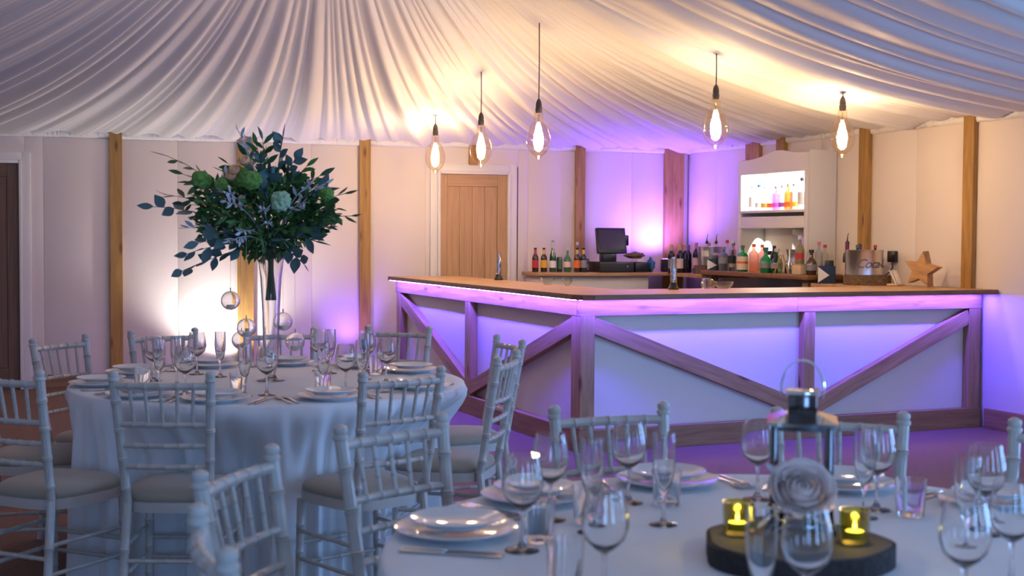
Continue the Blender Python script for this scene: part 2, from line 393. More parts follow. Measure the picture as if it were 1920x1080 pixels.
# ------------------------------------------------------------------ doors
def door(n, x0, x1, h, label, mat='oak_door'):
    M = Matrix.Translation((0, 13.0, 0)) @ Matrix.Rotation(BW, 4, 'Z')
    d = bpy.data.objects.new('door_%d' % n, None); COL.objects.link(d); d.location = (0, 13.0, 0); d.rotation_euler = (0, 0, BW)
    d['kind'] = 'structure'; tag(d, label, 'door')
    W = x1 - x0
    ob('door_leaf', MB().box(((x0 + x1) / 2, 0.022, h / 2), (W, 0.03, h)), mat, d)
    def vb(nm, xa, xb, za, zb, y=0.0, t=0.02):
        c = ((xa + xb) / 2, y, (za + zb) / 2)
        if zb - za > xb - xa: board(nm, (c[0], y, za), (c[0], y, zb), xb - xa, t, mat, d, (0, -1, 0), 0.004)
        else: board(nm, (xa, y, c[2]), (xb, y, c[2]), zb - za, t, mat, d, (0, -1, 0), 0.004)
    s = 0.075
    vb('stile', x0, x0 + s, 0, h); vb('stile', x1 - s - 0.03, x1, 0, h)
    vb('rail', x0 + s, x1 - s - 0.03, h - 0.125, h); vb('rail', x0 + s, x1 - s - 0.03, 0, 0.2)
    k = 4; wpl = (W - 2 * s - 0.03) / k
    for i in range(k): vb('plank', x0 + s + i * wpl + 0.0015, x0 + s + (i + 1) * wpl - 0.0015, 0.2, h - 0.125, 0.004, 0.012)
    for nm, wd, th, off in (('architrave', 0.075, 0.03, 0.03), ('door_stop', 0.03, 0.05, 0.0)):
        for q, xx in ((-1, x0), (1, x1)):
            cx = xx + q * (off + wd / 2)
            ob(nm, MB().bbox((cx, -th / 2 + 0.006, (h + off + wd) / 2), (wd, th, h + off + wd), 0.006), 'trim_white', d)
        ob(nm, MB().bbox(((x0 + x1) / 2, -th / 2 + 0.006, h + off + wd / 2), (W + 2 * off, th, wd), 0.006), 'trim_white', d)
    return d
door(1, -0.29, 0.468, 2.12, 'brown panelled door, darkened for shade, in a white frame at the far left', 'oak_shaded')
door(2, 4.525, 5.245, 2.105, 'light oak door in a white frame behind the bar')

# ------------------------------------------------------------------ draped ceiling lining
APEX, APEX2 = Vector((2.15, 8.1)), Vector((2.15, 2.6))
C0, C1, C2, C3 = Vector((XL, yb(XL))), Vector((XR, yb(XR))), Vector((XR, YF)), Vector((XL, YF))
def ridge(p):
    y = p.y
    if y > APEX.y: return APEX
    if y < APEX2.y: return APEX2
    return Vector((2.15, y))
def rise(t): return 0.57 * t + 1.25 * t ** 3
def zc(x, y):
    """height of the lining above a point (for hanging things from it)"""
    p = Vector((x, y)); best = 0
    a = ridge(p); d = p - a
    if d.length < 1e-6: return EAVE + rise(1)
    k = 1e9
    for A, B in ((C0, C1), (C1, C2), (C2, C3), (C3, C0)):
        e = B - A; den = d.x * e.y - d.y * e.x
        if abs(den) < 1e-9: continue
        s = ((A.x - a.x) * e.y - (A.y - a.y) * e.x) / den
        if s > 0: k = min(k, s)
    return EAVE + rise(1 - 1 / k)
rnd = random.Random(5)
per = []
def side(A, B, step):
    n = int((B - A).length / step)
    for i in range(n): per.append(A + (B - A) * (i / n))
side(Vector((-0.3, yb(-0.3))), C1, 0.011); side(C1, Vector((XR, 3.5)), 0.012)
side(Vector((XR, 3.5)), C2, 0.05); side(C2, C3, 0.05); side(C3, C0, 0.05); side(C0, Vector((-0.3, yb(-0.3))), 0.04)
acc = [0.0]
for i in range(1, len(per)): acc.append(acc[-1] + (per[i] - per[i - 1]).length)
TOT = acc[-1] + 0.04
cuts = [0.0]
while cuts[-1] < TOT: cuts.append(cuts[-1] + rnd.choice((0.09, 0.13, 0.18, 0.24, 0.3, 0.38)) * rnd.uniform(0.85, 1.2))
amps = [rnd.uniform(0.55, 1.2) for _ in cuts]; skew = [rnd.uniform(0.5, 1.9) for _ in cuts]
cuts2 = [0.0]
while cuts2[-1] < TOT: cuts2.append(cuts2[-1] + rnd.uniform(0.04, 0.11))
amp2 = [rnd.uniform(0.0, 1.0) for _ in cuts2]
import bisect
def fold(s, t):
    s = s + 0.05 * math.sin(2.7 * t + s * 1.3) * t
    s = min(max(s, 0), TOT - 1e-4)
    i = bisect.bisect(cuts, s) - 1; wd = cuts[i + 1] - cuts[i]; u = (s - cuts[i]) / wd
    d = amps[i] * 0.24 * wd * (math.sin(PI * u ** skew[i])) ** 1.2
    j = bisect.bisect(cuts2, s) - 1; wd2 = cuts2[j + 1] - cuts2[j]; u2 = (s - cuts2[j]) / wd2
    d2 = amp2[j] * 0.17 * wd2 * math.sin(PI * u2) * max(0.0, 1 - t * 2.2)
    return d * (0.75 + 0.5 * math.sin(PI * min(1, t * 1.3))) + d2
ROWS = [0, 0.006, 0.015, 0.03, 0.05, 0.08] + [0.08 + 0.92 * k / 30 for k in range(1, 31)]
vs = []; fs = []; n = len(per)
for t in ROWS:
    for i, p in enumerate(per):
        a = ridge(p); q = p + (a - p) * t
        shrink = 1 - t
        vs.append((q.x, q.y, EAVE + rise(t) - fold(acc[i], t) * max(shrink, 0.06) * min(1, t / 0.02 + 0.15) + 0.01))
for r in range(len(ROWS) - 1):
    for i in range(n):
        j = (i + 1) % n; fs.append((r * n + i, r * n + j, (r + 1) * n + j, (r + 1) * n + i))
me = bpy.data.meshes.new('ceiling'); me.from_pydata(vs, [], fs); me.update()
me.polygons.foreach_set('use_smooth', [True] * len(me.polygons))
struct('ceiling', me, 'lining', 'pleated ivory marquee lining fanning down from a high apex', 'ceiling')
# ruched band along the eaves
def band(name, A, B, label, nrm):
    L = (B - A).length; d = (B - A) / L; vs = []; fs = []; n = int(L / 0.012); rr = random.Random(3)
    wob = [rr.uniform(-1, 1) for _ in range(n + 1)]
    prof = [(0.0, 0.035), (0.02, 0.03), (0.03, 0.01), (0.032, -0.015), (0.024, -0.035), (0.004, -0.042)]
    for i in range(n + 1):
        p = A + d * (L * i / n)
        for k, (o, z) in enumerate(prof):
            o2 = o * (1 + 0.22 * wob[i] * (k not in (0, 5))); vs.append((p.x + nrm[0] * o2, p.y + nrm[1] * o2, EAVE + z + 0.003 * wob[i] - 0.008 * abs(math.sin(i * 0.02))))
    m = len(prof)
    for i in range(n):
        for k in range(m - 1): fs.append((i * m + k, (i + 1) * m + k, (i + 1) * m + k + 1, i * m + k + 1))
    mb = MB(); mb.v = vs; mb.f = fs
    o = ob(name, mb.mesh(name, ang=60), 'lining', None, kind='structure'); tag(o, label, 'eave trim')
nb = (math.sin(BW), -math.cos(BW))
band('trim_20', Vector((XL, yb(XL))) + Vector(nb) * 0.0, C1, 'ruched white band where lining meets the back wall', nb)
band('trim_21', C1, Vector((XR, 3.0)), 'ruched white band where lining meets the right wall', (-1, 0))

# ------------------------------------------------------------------ bar front
BX, BY, BTOP = 3.80, 7.795, 1.075
BEND = 11.80
bar = thing('bar', 'L-shaped bar with white panels framed in rustic pine boards', 'bar', (BX, BY, 0))
def L(p): return (p[0] - BX, p[1] - BY, p[2])
FT_, RC = 0.03, 0.07            # board thickness, recess of the panels behind board faces
# white panels
ml = BY + 2.12 ; mr = 5.66      # middle posts
for y0, y1 in ((BY + RC, ml), (ml, BEND)):
    ob('panel', MB().box(L((BX + RC + 0.01, (y0 + y1) / 2, 0.52)), (0.02, y1 - y0 - 0.004, 1.04)), 'panel_white', bar)
for x0, x1 in ((BX + RC, mr), (mr, XR - 0.02)):
    ob('panel', MB().box(L(((x0 + x1) / 2, BY + RC + 0.01, 0.52)), (x1 - x0 - 0.004, 0.02, 1.04)), 'panel_white', bar)
def bl(nm, y0, z0, y1, z1, wd, mat='bar_wood', th=RC, off=0.0):   # board on the left front
    board(nm, L((BX + th / 2 - off, y0, z0)), L((BX + th / 2 - off, y1, z1)), wd, th - 0.001, mat, bar, (-1, 0, 0))
def br(nm, x0, z0, x1, z1, wd, mat='bar_wood', th=RC, off=0.0):   # board on the right front
    board(nm, L((x0, BY + th / 2 - off, z0)), L((x1, BY + th / 2 - off, z1)), wd, th - 0.001, mat, bar, (0, -1, 0))
FZ0, FZ1, PZ = 0.925, 1.038, 0.152
fz = (FZ0 + FZ1) / 2
xs = [BX - 0.003, 5.55, XR - 0.03]
for a, b in zip(xs[:-1], xs[1:]): br('fascia', a + 0.0, fz, b - 0.001, fz, FZ1 - FZ0, off=0.003, th=0.05)
bl('fascia', BY + 0.05, fz, BEND + 0.03, fz, FZ1 - FZ0, off=0.003, th=0.05)
xs = [BX - 0.012, 5.2, 6.5, XR - 0.03]
for a, b in zip(xs[:-1], xs[1:]): br('plinth', a + 0.001, PZ / 2, b - 0.001, PZ / 2, PZ, 'plinth_wood', off=0.012)
for a, b in ((BY - 0.012, 10.0), (10.0, BEND)): bl('plinth', a + 0.001, PZ / 2, b - 0.001, PZ / 2, PZ, 'plinth_wood', off=0.012)
pz0, pz1 = PZ, FZ0
bl('post', BY + 0.07, pz0, BY + 0.07, pz1, 0.14); br('post', BX + 0.055, pz0, BX + 0.055, pz1, 0.11, off=0.003)
bl('post', ml, pz0, ml, pz1, 0.12); bl('post', BEND - 0.05, pz0, BEND - 0.05, pz1, 0.12)
br('post', mr, pz0, mr, pz1, 0.095); br('post', XR - 0.09, pz0, XR - 0.09, pz1, 0.11)
bth = RC - 0.006
def brace(fn, a, za, b, zb): fn('brace', a, za, b, zb, 0.108, th=bth, off=-0.004)
brace(br, BX + 0.10, 0.865, mr - 0.04, 0.215); brace(br, mr + 0.04, 0.215, XR - 0.14, 0.865)
brace(bl, BY + 0.13, 0.86, ml - 0.05, 0.22); brace(bl, ml + 0.05, 0.22, BEND - 0.10, 0.86)
# led strips under the worktop, just in front of the fascia
SO = 0.066
ob('led_strip', MB().box(L(((BX + XR) / 2 - 0.05, BY - SO, 1.0385)), (XR - BX - 0.02, 0.014, 0.002)), 'led_strip', bar, label='glowing violet LED strip under the worktop')
ob('led_strip', MB().box(L((BX - SO, (BY + BEND) / 2 - 0.03, 1.0385)), (0.014, BEND - BY + 0.06, 0.002)), 'led_strip', bar, label='glowing violet LED strip under the worktop')
# inner carcass behind the panels
ob('carcass', MB().box(L((BX + 0.33, (BY + BEND) / 2 + 0.05, 0.51)), (0.45, BEND - BY - 0.15, 1.02)).box(L(((BX + XR) / 2 + 0.3, BY + 0.33, 0.51)), (XR - BX - 0.7, 0.45, 1.02)), 'black_matte', bar)
# worktop: a continuous L of oak
top = thing('bar_worktop', 'L-shaped oak worktop on the bar with a dark front edge', 'worktop', (BX, BY, BTOP - 0.035))
ox, oy = 3.73, 7.65
poly = [(ox + 0.10, oy), (XR - 0.008, oy), (XR - 0.008, 8.46), (4.42, 8.46), (4.42, 11.84), (ox, 11.84), (ox, oy + 0.10), (ox + 0.03, oy + 0.03)]
lp = [(x - BX, y - BY) for x, y in poly]
ob('slab', MB().prism(lp, 0.003, 0.035).mesh('slab', smooth=False), 'worktop', top)
ed = MB(); ring = [lp[5], lp[6], lp[7], lp[0], lp[1]]
for a, b in zip(ring[:-1], ring[1:]):
    d = Vector((b[0] - a[0], b[1] - a[1])); nn = Vector((d.y, -d.x)).normalized() * 0.008
    ed.add([(a[0], a[1], 0), (b[0], b[1], 0), (b[0], b[1], 0.034), (a[0], a[1], 0.034)] + [(p[0] + nn.x, p[1] + nn.y, z) for p, z in ((a, 0), (b, 0), (b, 0.034), (a, 0.034))],
           [(0, 1, 2, 3), (4, 5, 6, 7), (0, 1, 5, 4), (1, 2, 6, 5), (2, 3, 7, 6), (3, 0, 4, 7)])
ob('edging', ed.mesh('edging', smooth=False), 'worktop_edge', top)

# ------------------------------------------------------------------ back bar
bc = thing('back_counter', 'back counter with wooden top along the wall behind the bar', 'counter', (6.3, 12.1, 0), BW)
def wl(x0, x1, y0, y1, z0, z1): return MB().bbox(((x0 + x1) / 2, (y0 + y1) / 2, (z0 + z1) / 2), (x1 - x0, y1 - y0, z1 - z0), 0.003)
ob('worktop', wl(-0.96, 0.90, -0.32, 0.22, 1.065, 1.10), 'worktop', bc)
ob('front_panel', wl(-0.92, 0.28, -0.24, -0.21, 0.0, 1.065), 'panel_white', bc)
ob('side_panel', wl(-0.92, -0.9, -0.21, 0.2, 0.0, 1.065), 'panel_white', bc)
cc = thing('corner_counter', 'counter in the room corner under the dark wine bottles', 'counter', (7.0, 11.5, 0))
ob('worktop', wl(-0.28, 0.28, -0.45, 0.17, 1.063, 1.098), 'worktop', cc)
ob('side_panel', wl(-0.25, -0.22, -0.44, -0.40, 0.0, 1.063), 'panel_white', cc)
ob('shelf_board', wl(-0.22, 0.26, -0.40, 0.16, 0.80, 0.82), 'worktop', cc)
rs = thing('back_shelf', 'dark wood raised shelf carrying the spirit bottles', 'shelf', (7.0, 10.1, 0))
ob('top_board', wl(-0.30, 0.28, -0.82, 0.95, 1.10, 1.14), 'dark_shelf', rs)
ob('leg', wl(-0.22, -0.14, 0.86, 0.93, 0, 1.10), 'bar_wood', rs); ob('leg', wl(-0.22, -0.14, -0.72, -0.64, 0, 1.10), 'bar_wood', rs)
fr = thing('dark_hollow_box', 'black box standing for the shaded hollow below the raised bottle shelf', 'dark box', (7.05, 10.25, 0))  # black box put in for the shade of the hollow under the shelf
ob('body', wl(-0.2, 0.22, -0.75, 0.6, 0.02, 0.95), 'black_matte', fr)
for y0, y1 in ((-0.74, -0.08), (-0.07, 0.59)):
    d = ob('door', wl(-0.225, -0.2, y0, y1, 0.08, 0.93), 'screen', fr); ob('handle', wl(-0.245, -0.225, y1 - 0.06, y1 - 0.03, 0.3, 0.8), 'steel', d)
sw = thing('side_worktop', 'lower oak worktop joining the bar along the right wall', 'worktop', (7.03, 8.85, 0))
ob('slab', wl(-0.30, 0.255, -0.385, 0.42, 1.04, 1.073), 'worktop', sw)
ob('leg', wl(-0.25, -0.2, 0.33, 0.38, 0, 1.04), 'bar_wood', sw); ob('leg', wl(-0.25, -0.2, -0.32, -0.27, 0, 1.04), 'bar_wood', sw)

# ------------------------------------------------------------------ white dresser with lit shelf
DX0, DX1, DY0, DY1 = 6.99, XR - 0.01, 9.66, 10.79
ds = thing('dresser', 'white painted dresser with arched top and brightly lit bottle shelf', 'dresser', (DX0, DY0, 1.14))
DW, DD, DZ = DY1 - DY0, DX1 - DX0, 1.14
def dz(z): return z - DZ
ob('side_panel', wl(0, DD, 0, 0.03, 0, dz(2.26)), 'trim_white', ds); ob('side_panel', wl(0, DD, DW - 0.03, DW, 0, dz(2.22)), 'trim_white', ds)
ob('back_panel', wl(DD - 0.02, DD, 0.03, DW - 0.03, 0, dz(2.2)), 'trim_white', ds)
# arched front board
m = MB(); k = 24; pts = []
for i in range(k + 1):
    u = i / k; pts.append((DW * u, dz(2.205 + 0.055 * math.exp(-((u - 0.42) / 0.22) ** 2) + 0.03 * (1 - u))))
poly = [(0, dz(2.072))] + [(y, z) for y, z in pts] + [(DW, dz(2.072))]
mb = MB().prism(poly, 0, 0.025); mb.v = [(-z, x, y) for x, y, z in mb.v]
ob('arched_front', mb.mesh('arched', smooth=False), 'trim_white', ds)
ob('stile', wl(-0.025, 0, 0, 0.05, 0, dz(2.072)), 'trim_white', ds); ob('stile', wl(-0.025, 0, DW - 0.05, DW, 0, dz(2.072)), 'trim_white', ds)
ob('top_board', wl(0, DD, 0.03, DW - 0.03, dz(2.1), dz(2.12)), 'trim_white', ds)
ob('shelf_board', wl(-0.03, DD - 0.02, 0.03, DW - 0.03, dz(1.70), dz(1.725)), 'trim_white', ds)
ob('frieze', wl(-0.02, 0.0, 0.05, DW - 0.05, dz(1.575), dz(1.665)), 'trim_white', ds)
ob('shelf_board', wl(-0.03, DD - 0.02, 0.03, DW - 0.03, dz(1.555), dz(1.575)), 'trim_white', ds)
ob('led_strip', wl(0.02, 0.03, 0.06, DW - 0.06, dz(2.085), dz(2.095)), 'shelf_led', ds)
mm = ob('mirror', wl(DD - 0.024, DD - 0.0205, 0.06, DW * 0.56, 0, dz(1.55)), 'chrome', ds, label='mirror panel at the back of the lower shelf')
light('dresser_light', 'AREA', (7.13, (DY0 + DY1) / 2, 2.08), 15, (0.97, 0.98, 1.0), (0, R(6), 0), shape='RECTANGLE', size=0.1, size_y=1.0)
light('dresser_spot', 'SPOT', (7.17, 10.69, 1.545), 12, (1, 0.98, 0.94), (R(6), R(-6), 0), spot_size=R(66), spot_blend=0.05, shadow_soft_size=0.004)

# ------------------------------------------------------------------ pendant lamps
def bulb_prof():
    pr = [(0.034, 0.36), (0.034, 0.30), (0.036, 0.285), (0.05, 0.27), (0.068, 0.25)]
    for k in range(1, 14):
        a = R(48 + k * 9.2); pr.append((0.094 * math.sin(a) if False else 0.094 * math.cos(R(42 - k * 9.6)), 0.145 + 0.125 * math.sin(R(42 - k * 9.6))))
    pr = [p for p in pr if p[0] > 0.02]
    pr += [(0.024, 0.02), (0.02, 0.008), (0.012, 0.0), (0.0005, -0.002)]
    return pr
def pendant(x, y, zb, label):
    """zb: height of the bottom tip of the bulb"""
    p = thing('pendant_lamp', label, 'pendant lamp', (x, y, zb), 0, 'filament pendant lamps over the bar')
    top = zc(x, y) - zb
    ob('cord', MB().tube([(0, 0, 0.44), (0.002, 0, (0.44 + top) / 2), (0, 0, top)], 0.0042, 6), 'holder', p)
    h = ob('lamp_holder', MB().lathe([(0.006, 0.46), (0.012, 0.452), (0.02, 0.435), (0.024, 0.41), (0.022, 0.395), (0.026, 0.39), (0.026, 0.365), (0.022, 0.35)], 14), 'holder', p)
    ob('bulb', cached('bulb', lambda: MB().lathe(bulb_prof(), 28, cap=False).mesh('bulb')), 'bulb_glass', p)
    def fil():
        m = MB()
        for k in range(8):
            a = k * PI / 4; r = 0.024
            m.tube([(r * math.cos(a), r * math.sin(a), 0.075), (r * 0.8 * math.cos(a), r * 0.8 * math.sin(a), 0.215)], 0.0055, 5)
        return m.mesh('filament')
    ob('filament', cached('fil', fil), 'filament', p)
    ob('filament_stem', cached('filstem', lambda: MB().tube([(0, 0, 0.34), (0, 0, 0.2)], [0.008, 0.004], 6).tube([(0, 0, 0.08), (0, 0, 0.02)], [0.003, 0.003], 5).mesh('fs')), 'g_clear', p)
    light('pendant_light', 'POINT', (x, y, zb + 0.145), PEND, (1.0, 0.74, 0.52), shadow_soft_size=0.045)
PEND = 29
for x, y, zb, lb in ((4.05, 11.42, 2.05, 'glowing filament pendant bulb nearest the oak door, farthest left'), (4.05, 10.26, 2.055, 'glowing filament pendant bulb second from left, in front of the oak door'),
                     (4.05, 9.06, 2.055, 'glowing filament pendant bulb hanging on a long cord above the till'), (4.98, 8.02, 2.10, 'glowing filament pendant bulb hanging left of the white dresser'),
                     (6.09, 8.02, 2.07, 'glowing filament pendant bulb farthest right, on the short cord')):
    pendant(x, y, zb, lb)

# ------------------------------------------------------------------ chandelier under the apex
ch = thing('chandelier', 'crystal chandelier under the marquee apex, only its drops in view', 'chandelier', (2.1, 8.02, 2.965), 0)
ob('rod', MB().tube([(0, 0, 0.55), (0, 0, zc(2.1, 8.02) - 2.965)], 0.008, 8), 'chrome', ch)
ob('body', MB().lathe([(0.01, 0.08), (0.04, 0.12), (0.025, 0.2), (0.05, 0.3), (0.03, 0.42), (0.02, 0.56)], 16), 'chrome', ch)
for k in range(10):
    a = k * PI / 5 + 0.2; c, s = math.cos(a), math.sin(a)
    arm = ob('arm', MB().tube([(0.03 * c, 0.03 * s, 0.3), (0.16 * c, 0.16 * s, 0.22), (0.3 * c, 0.3 * s, 0.24), (0.36 * c, 0.36 * s, 0.3)], 0.007, 6), 'chrome', ch)
    ob('candle_bulb', MB().lathe([(0.005, 0), (0.007, 0.016), (0.005, 0.028), (0.001, 0.04)], 10, (0.36 * c, 0.36 * s, 0.31)), 'candle_bulb', arm)
    ob('crystal_drop', MB().lathe([(0.001, 0.0), (0.012, 0.02), (0.008, 0.04), (0.001, 0.06)], 6, (0.2 * c, 0.2 * s, 0.12)), 'crystal', arm)
for k in range(8):
    a = k * PI / 4; r = 0.07 if k % 2 else 0.03
    ob('crystal_drop', MB().lathe([(0.001, 0.0), (0.013, 0.022), (0.008, 0.05), (0.001, 0.1)], 6, (r * math.cos(a), r * math.sin(a), 0.0 if k % 2 else 0.02)), 'crystal', ch)
light('chandelier_light', 'POINT', (2.1, 8.02, 3.3), 5, (1.0, 0.7, 0.5), shadow_soft_size=0.3)

glint_ch = copy_tree(ch); glint_ch.location = (2.12, 3.3, 2.965)  # second chandelier added out of view for warm glints on plates and glasses
glint_ch['label'] = 'unseen crystal chandelier added for warm glints on the lantern table'
for o_ in list(glint_ch.children):
    if o_.name.startswith('rod'): bpy.data.objects.remove(o_)
ob('rod', MB().tube([(0, 0, 0.55), (0, 0, zc(2.12, 3.3) - 2.965)], 0.008, 8), 'chrome', glint_ch)

# ------------------------------------------------------------------ uplighters
def uplighter(loc, lens, col, en, rot, label, size=R(75), blend=0.6):
    u = thing('uplighter', label, 'uplighter', loc)
    ob('can', MB().lathe([(0.05, 0), (0.06, 0.01), (0.06, 0.13), (0.055, 0.135)], 20), 'black', u)
    ob('lens', MB().lathe([(0.05, 0.136), (0.0005, 0.138)], 20, cap=False), lens, u)
    light('uplight', 'SPOT', (loc[0], loc[1], loc[2] + 0.16), en, col, rot, spot_size=size, spot_blend=blend, shadow_soft_size=0.03)
UP = (R(180), 0, 0)
uplighter((2.30, yb(2.30) - 0.34, 0), 'lens_white', (1.0, 0.96, 0.93), 80, (R(170), 0, 0), 'white uplighter on the floor behind the flower table', R(125), 0.7)
uplighter((3.55, yb(3.55) - 0.26, 0), 'lens_violet', (0.27, 0.11, 1.0), 36, (R(170), 0, 0), 'violet uplighter on the floor between the flower table and the bar', R(85), 0.8)
uplighter((6.86, 12.0, 1.10), 'lens_violet', (0.21, 0.09, 1.0), 150, (R(172), R(-6), 0), 'violet uplighter standing in the corner behind the wine bottles', R(165), 1.0)

# ------------------------------------------------------------------ bottles and things behind the bar
def bprof(kind, h, r):
    if kind == 'beer': pts = [(0.9, 0), (1, 0.02), (1, 0.55), (0.9, 0.64), (0.5, 0.74), (0.4, 0.8), (0.36, 0.95), (0.42, 0.96), (0.42, 1)]
    elif kind == 'champ': pts = [(0.9, 0), (1, 0.02), (1, 0.42), (0.85, 0.55), (0.45, 0.7), (0.36, 0.85), (0.34, 0.94), (0.42, 0.96), (0.42, 1)]
    elif kind == 'wine': pts = [(0.92, 0), (1, 0.02), (1, 0.62), (0.92, 0.7), (0.45, 0.78), (0.38, 0.82), (0.38, 0.96), (0.43, 0.965), (0.43, 1)]
    elif kind == 'spirit': pts = [(0.9, 0), (1, 0.03), (1, 0.62), (0.86, 0.7), (0.4, 0.76), (0.34, 0.8), (0.34, 0.93), (0.4, 0.935), (0.4, 1)]
    elif kind == 'round': pts = [(0.75, 0), (0.85, 0.03), (1, 0.25), (1, 0.4), (0.8, 0.55), (0.4, 0.66), (0.3, 0.7), (0.3, 0.9), (0.4, 0.91), (0.4, 1)]
    elif kind == 'can': pts = [(0.85, 0), (1, 0.05), (1, 0.92), (0.85, 1)]
    elif kind == 'carafe': pts = [(0.9, 0), (1, 0.05), (0.95, 0.4), (0.55, 0.62), (0.5, 0.7), (0.75, 1.0)]
    elif kind == 'jar': pts = [(0.9, 0), (1, 0.05), (1, 0.7), (0.8, 0.8), (0.8, 1)]
    return [(r * a, h * z) for a, z in pts]
CAPF = dict(beer=(0.43, 0.95, 1.0), champ=(0.4, 0.72, 1.0), wine=(0.44, 0.8, 1.0), spirit=(0.42, 0.9, 1.0), round=(0.42, 0.88, 1.0), jar=(0.85, 0.82, 1.0))
def bottle(x, y, z, kind, h, r, mat, cap, lab, label, neck=None, lz=(0.18, 0.5), square=False, pourer=False, group='bottles behind the bar', name='bottle'):
    n = 18
    b = ob(name, MB().lathe(bprof(kind, h, r), n, cap=(kind not in ('carafe',))).mesh('bottle'), mat, None, (x, y, z))
    tag(b, label, 'can' if kind == 'can' else 'jug' if kind == 'carafe' else 'bottle', group)
    if square:
        for v in b.data.vertices:
            if v.co.z < h * 0.68:
                q = math.hypot(v.co.x, v.co.y)
                if q > 0.5 * r:
                    k = min(1.18, r / max(abs(v.co.x), abs(v.co.y)) * q / r) if q else 1
                    v.co.x *= k; v.co.y *= k * 0.9
    if cap and kind in CAPF:
        a, z0, z1 = CAPF[kind]
        ob('cap', MB().lathe([(r * a * 1.06, h * z0), (r * a * 1.06, h * z1 + 0.001), (0.0005, h * z1 + 0.002)], 12, cap=False), cap, b)
    if lab:
        e = 1.2 if square else 1.015
        # label wraps the half facing into the room
        m = MB(); vs = []; fs = []; a0 = math.atan2(-y, -x); kk = 12
        for i in range(kk + 1):
            a = a0 - 1.25 + 2.5 * i / kk
            for zz in lz: vs.append((r * e * math.cos(a), r * e * math.sin(a), h * zz))
        for i in range(kk): fs.append((2 * i, 2 * i + 2, 2 * i + 3, 2 * i + 1))
        m.add(vs, fs); ob('label', m, lab, b)
        if neck: ob('neck_label', MB().lathe([(r * 0.52, h * 0.75), (r * 0.44, h * 0.8), (r * 0.42, h * 0.93)], 12, cap=False), neck, b)
    if pourer: ob('pourer', MB().tube([(0, 0, h), (0, 0, h + 0.02), (0.004, 0, h + 0.055), (0.012, 0, h + 0.075)], [0.009, 0.005, 0.003, 0.003], 6), 'black', b)
    return b
CZ = 1.10
bottle(5.40, 12.14, CZ, 'beer', 0.248, 0.034, 'b_amber', 'l_black', 'l_red', 'dark beer bottle with red label, leftmost on the back counter', 'l_red')
bottle(5.487, 12.12, CZ, 'beer', 0.248, 0.034, 'b_amber', 'l_black', 'l_yellow', 'dark beer bottle with yellow label and yellow neck band', 'l_yellow')
bottle(5.575, 12.09, CZ, 'champ', 0.325, 0.036, 'b_green', 'l_silver', 'l_white', 'green sparkling wine bottle with silver foil neck', None, (0.14, 0.36))
bottle(5.655, 12.10, CZ, 'can', 0.155, 0.03, 'b_deepgreen', None, 'l_green', 'dark green drinks can between the green bottles', None, (0.2, 0.8))
bottle(5.728, 12.06, CZ, 'round', 0.255, 0.044, 'g_green', 'l_silver', 'l_peach', 'wide clear green bottle with pale label', None, (0.2, 0.42))
bottle(5.80, 11.98, CZ, 'beer', 0.25, 0.033, 'b_amber', 'l_black', 'l_orange', 'dark beer bottle with orange label left of the till', 'l_gold')
bottle(5.868, 12.12, CZ, 'spirit', 0.31, 0.032, 'g_clear', 'l_silver', None, 'clear bottle with silver cap behind the beer bottles by the till')
bottle(5.864, 11.96, CZ, 'beer', 0.25, 0.034, 'b_navy', 'l_black', 'l_grey', 'dark blue beer bottle with yellow neck beside the till', 'l_yellow')
# till
t = thing('till', 'black touchscreen till on a cash drawer at the back counter', 'till', (6.16, 11.95, CZ), BW)
ob('cash_drawer', MB().bbox((0.02, 0, 0.055), (0.38, 0.32, 0.11), 0.006), 'black', t)
ob('drawer_front', MB().bbox((0.02, -0.163, 0.05), (0.36, 0.01, 0.085), 0.003), 'black_matte', t)
ob('lock', MB().bbox((0.13, -0.17, 0.06), (0.012, 0.012, 0.02), 0.003), 'steel', t)
ob('stand', MB().bbox((-0.02, 0.0, 0.15), (0.15, 0.12, 0.09), 0.01), 'black', t)
mon = ob('monitor', MB().bbox((0, 0, 0), (0.325, 0.04, 0.27), 0.008), 'black', t, (0.0, -0.03, 0.325), (R(-14), 0, 0))
ob('screen', MB().box((0.0, -0.0215, 0.01), (0.27, 0.004, 0.205)), 'screen', mon)
ob('customer_display', MB().bbox((0.19, 0.06, 0.33), (0.08, 0.05, 0.11), 0.012), 'black', t)
p = thing('receipt_printer', 'small black receipt printer right of the till', 'printer', (6.47, 11.90, CZ), BW)
ob('body', MB().bbox((0, 0, 0.055), (0.15, 0.2, 0.11), 0.012), 'black', p); ob('paper', MB().box((0, -0.06, 0.125), (0.07, 0.003, 0.03)), 'paper', p)
p = thing('card_reader', 'black card terminal standing left of the till drawer', 'card reader', (5.945, 12.08, CZ), BW)
ob('body', MB().bbox((0, 0, 0.07), (0.05, 0.1, 0.14), 0.01), 'black', p); ob('keypad', MB().box((0, -0.051, 0.05), (0.038, 0.004, 0.06)), 'l_grey', p)
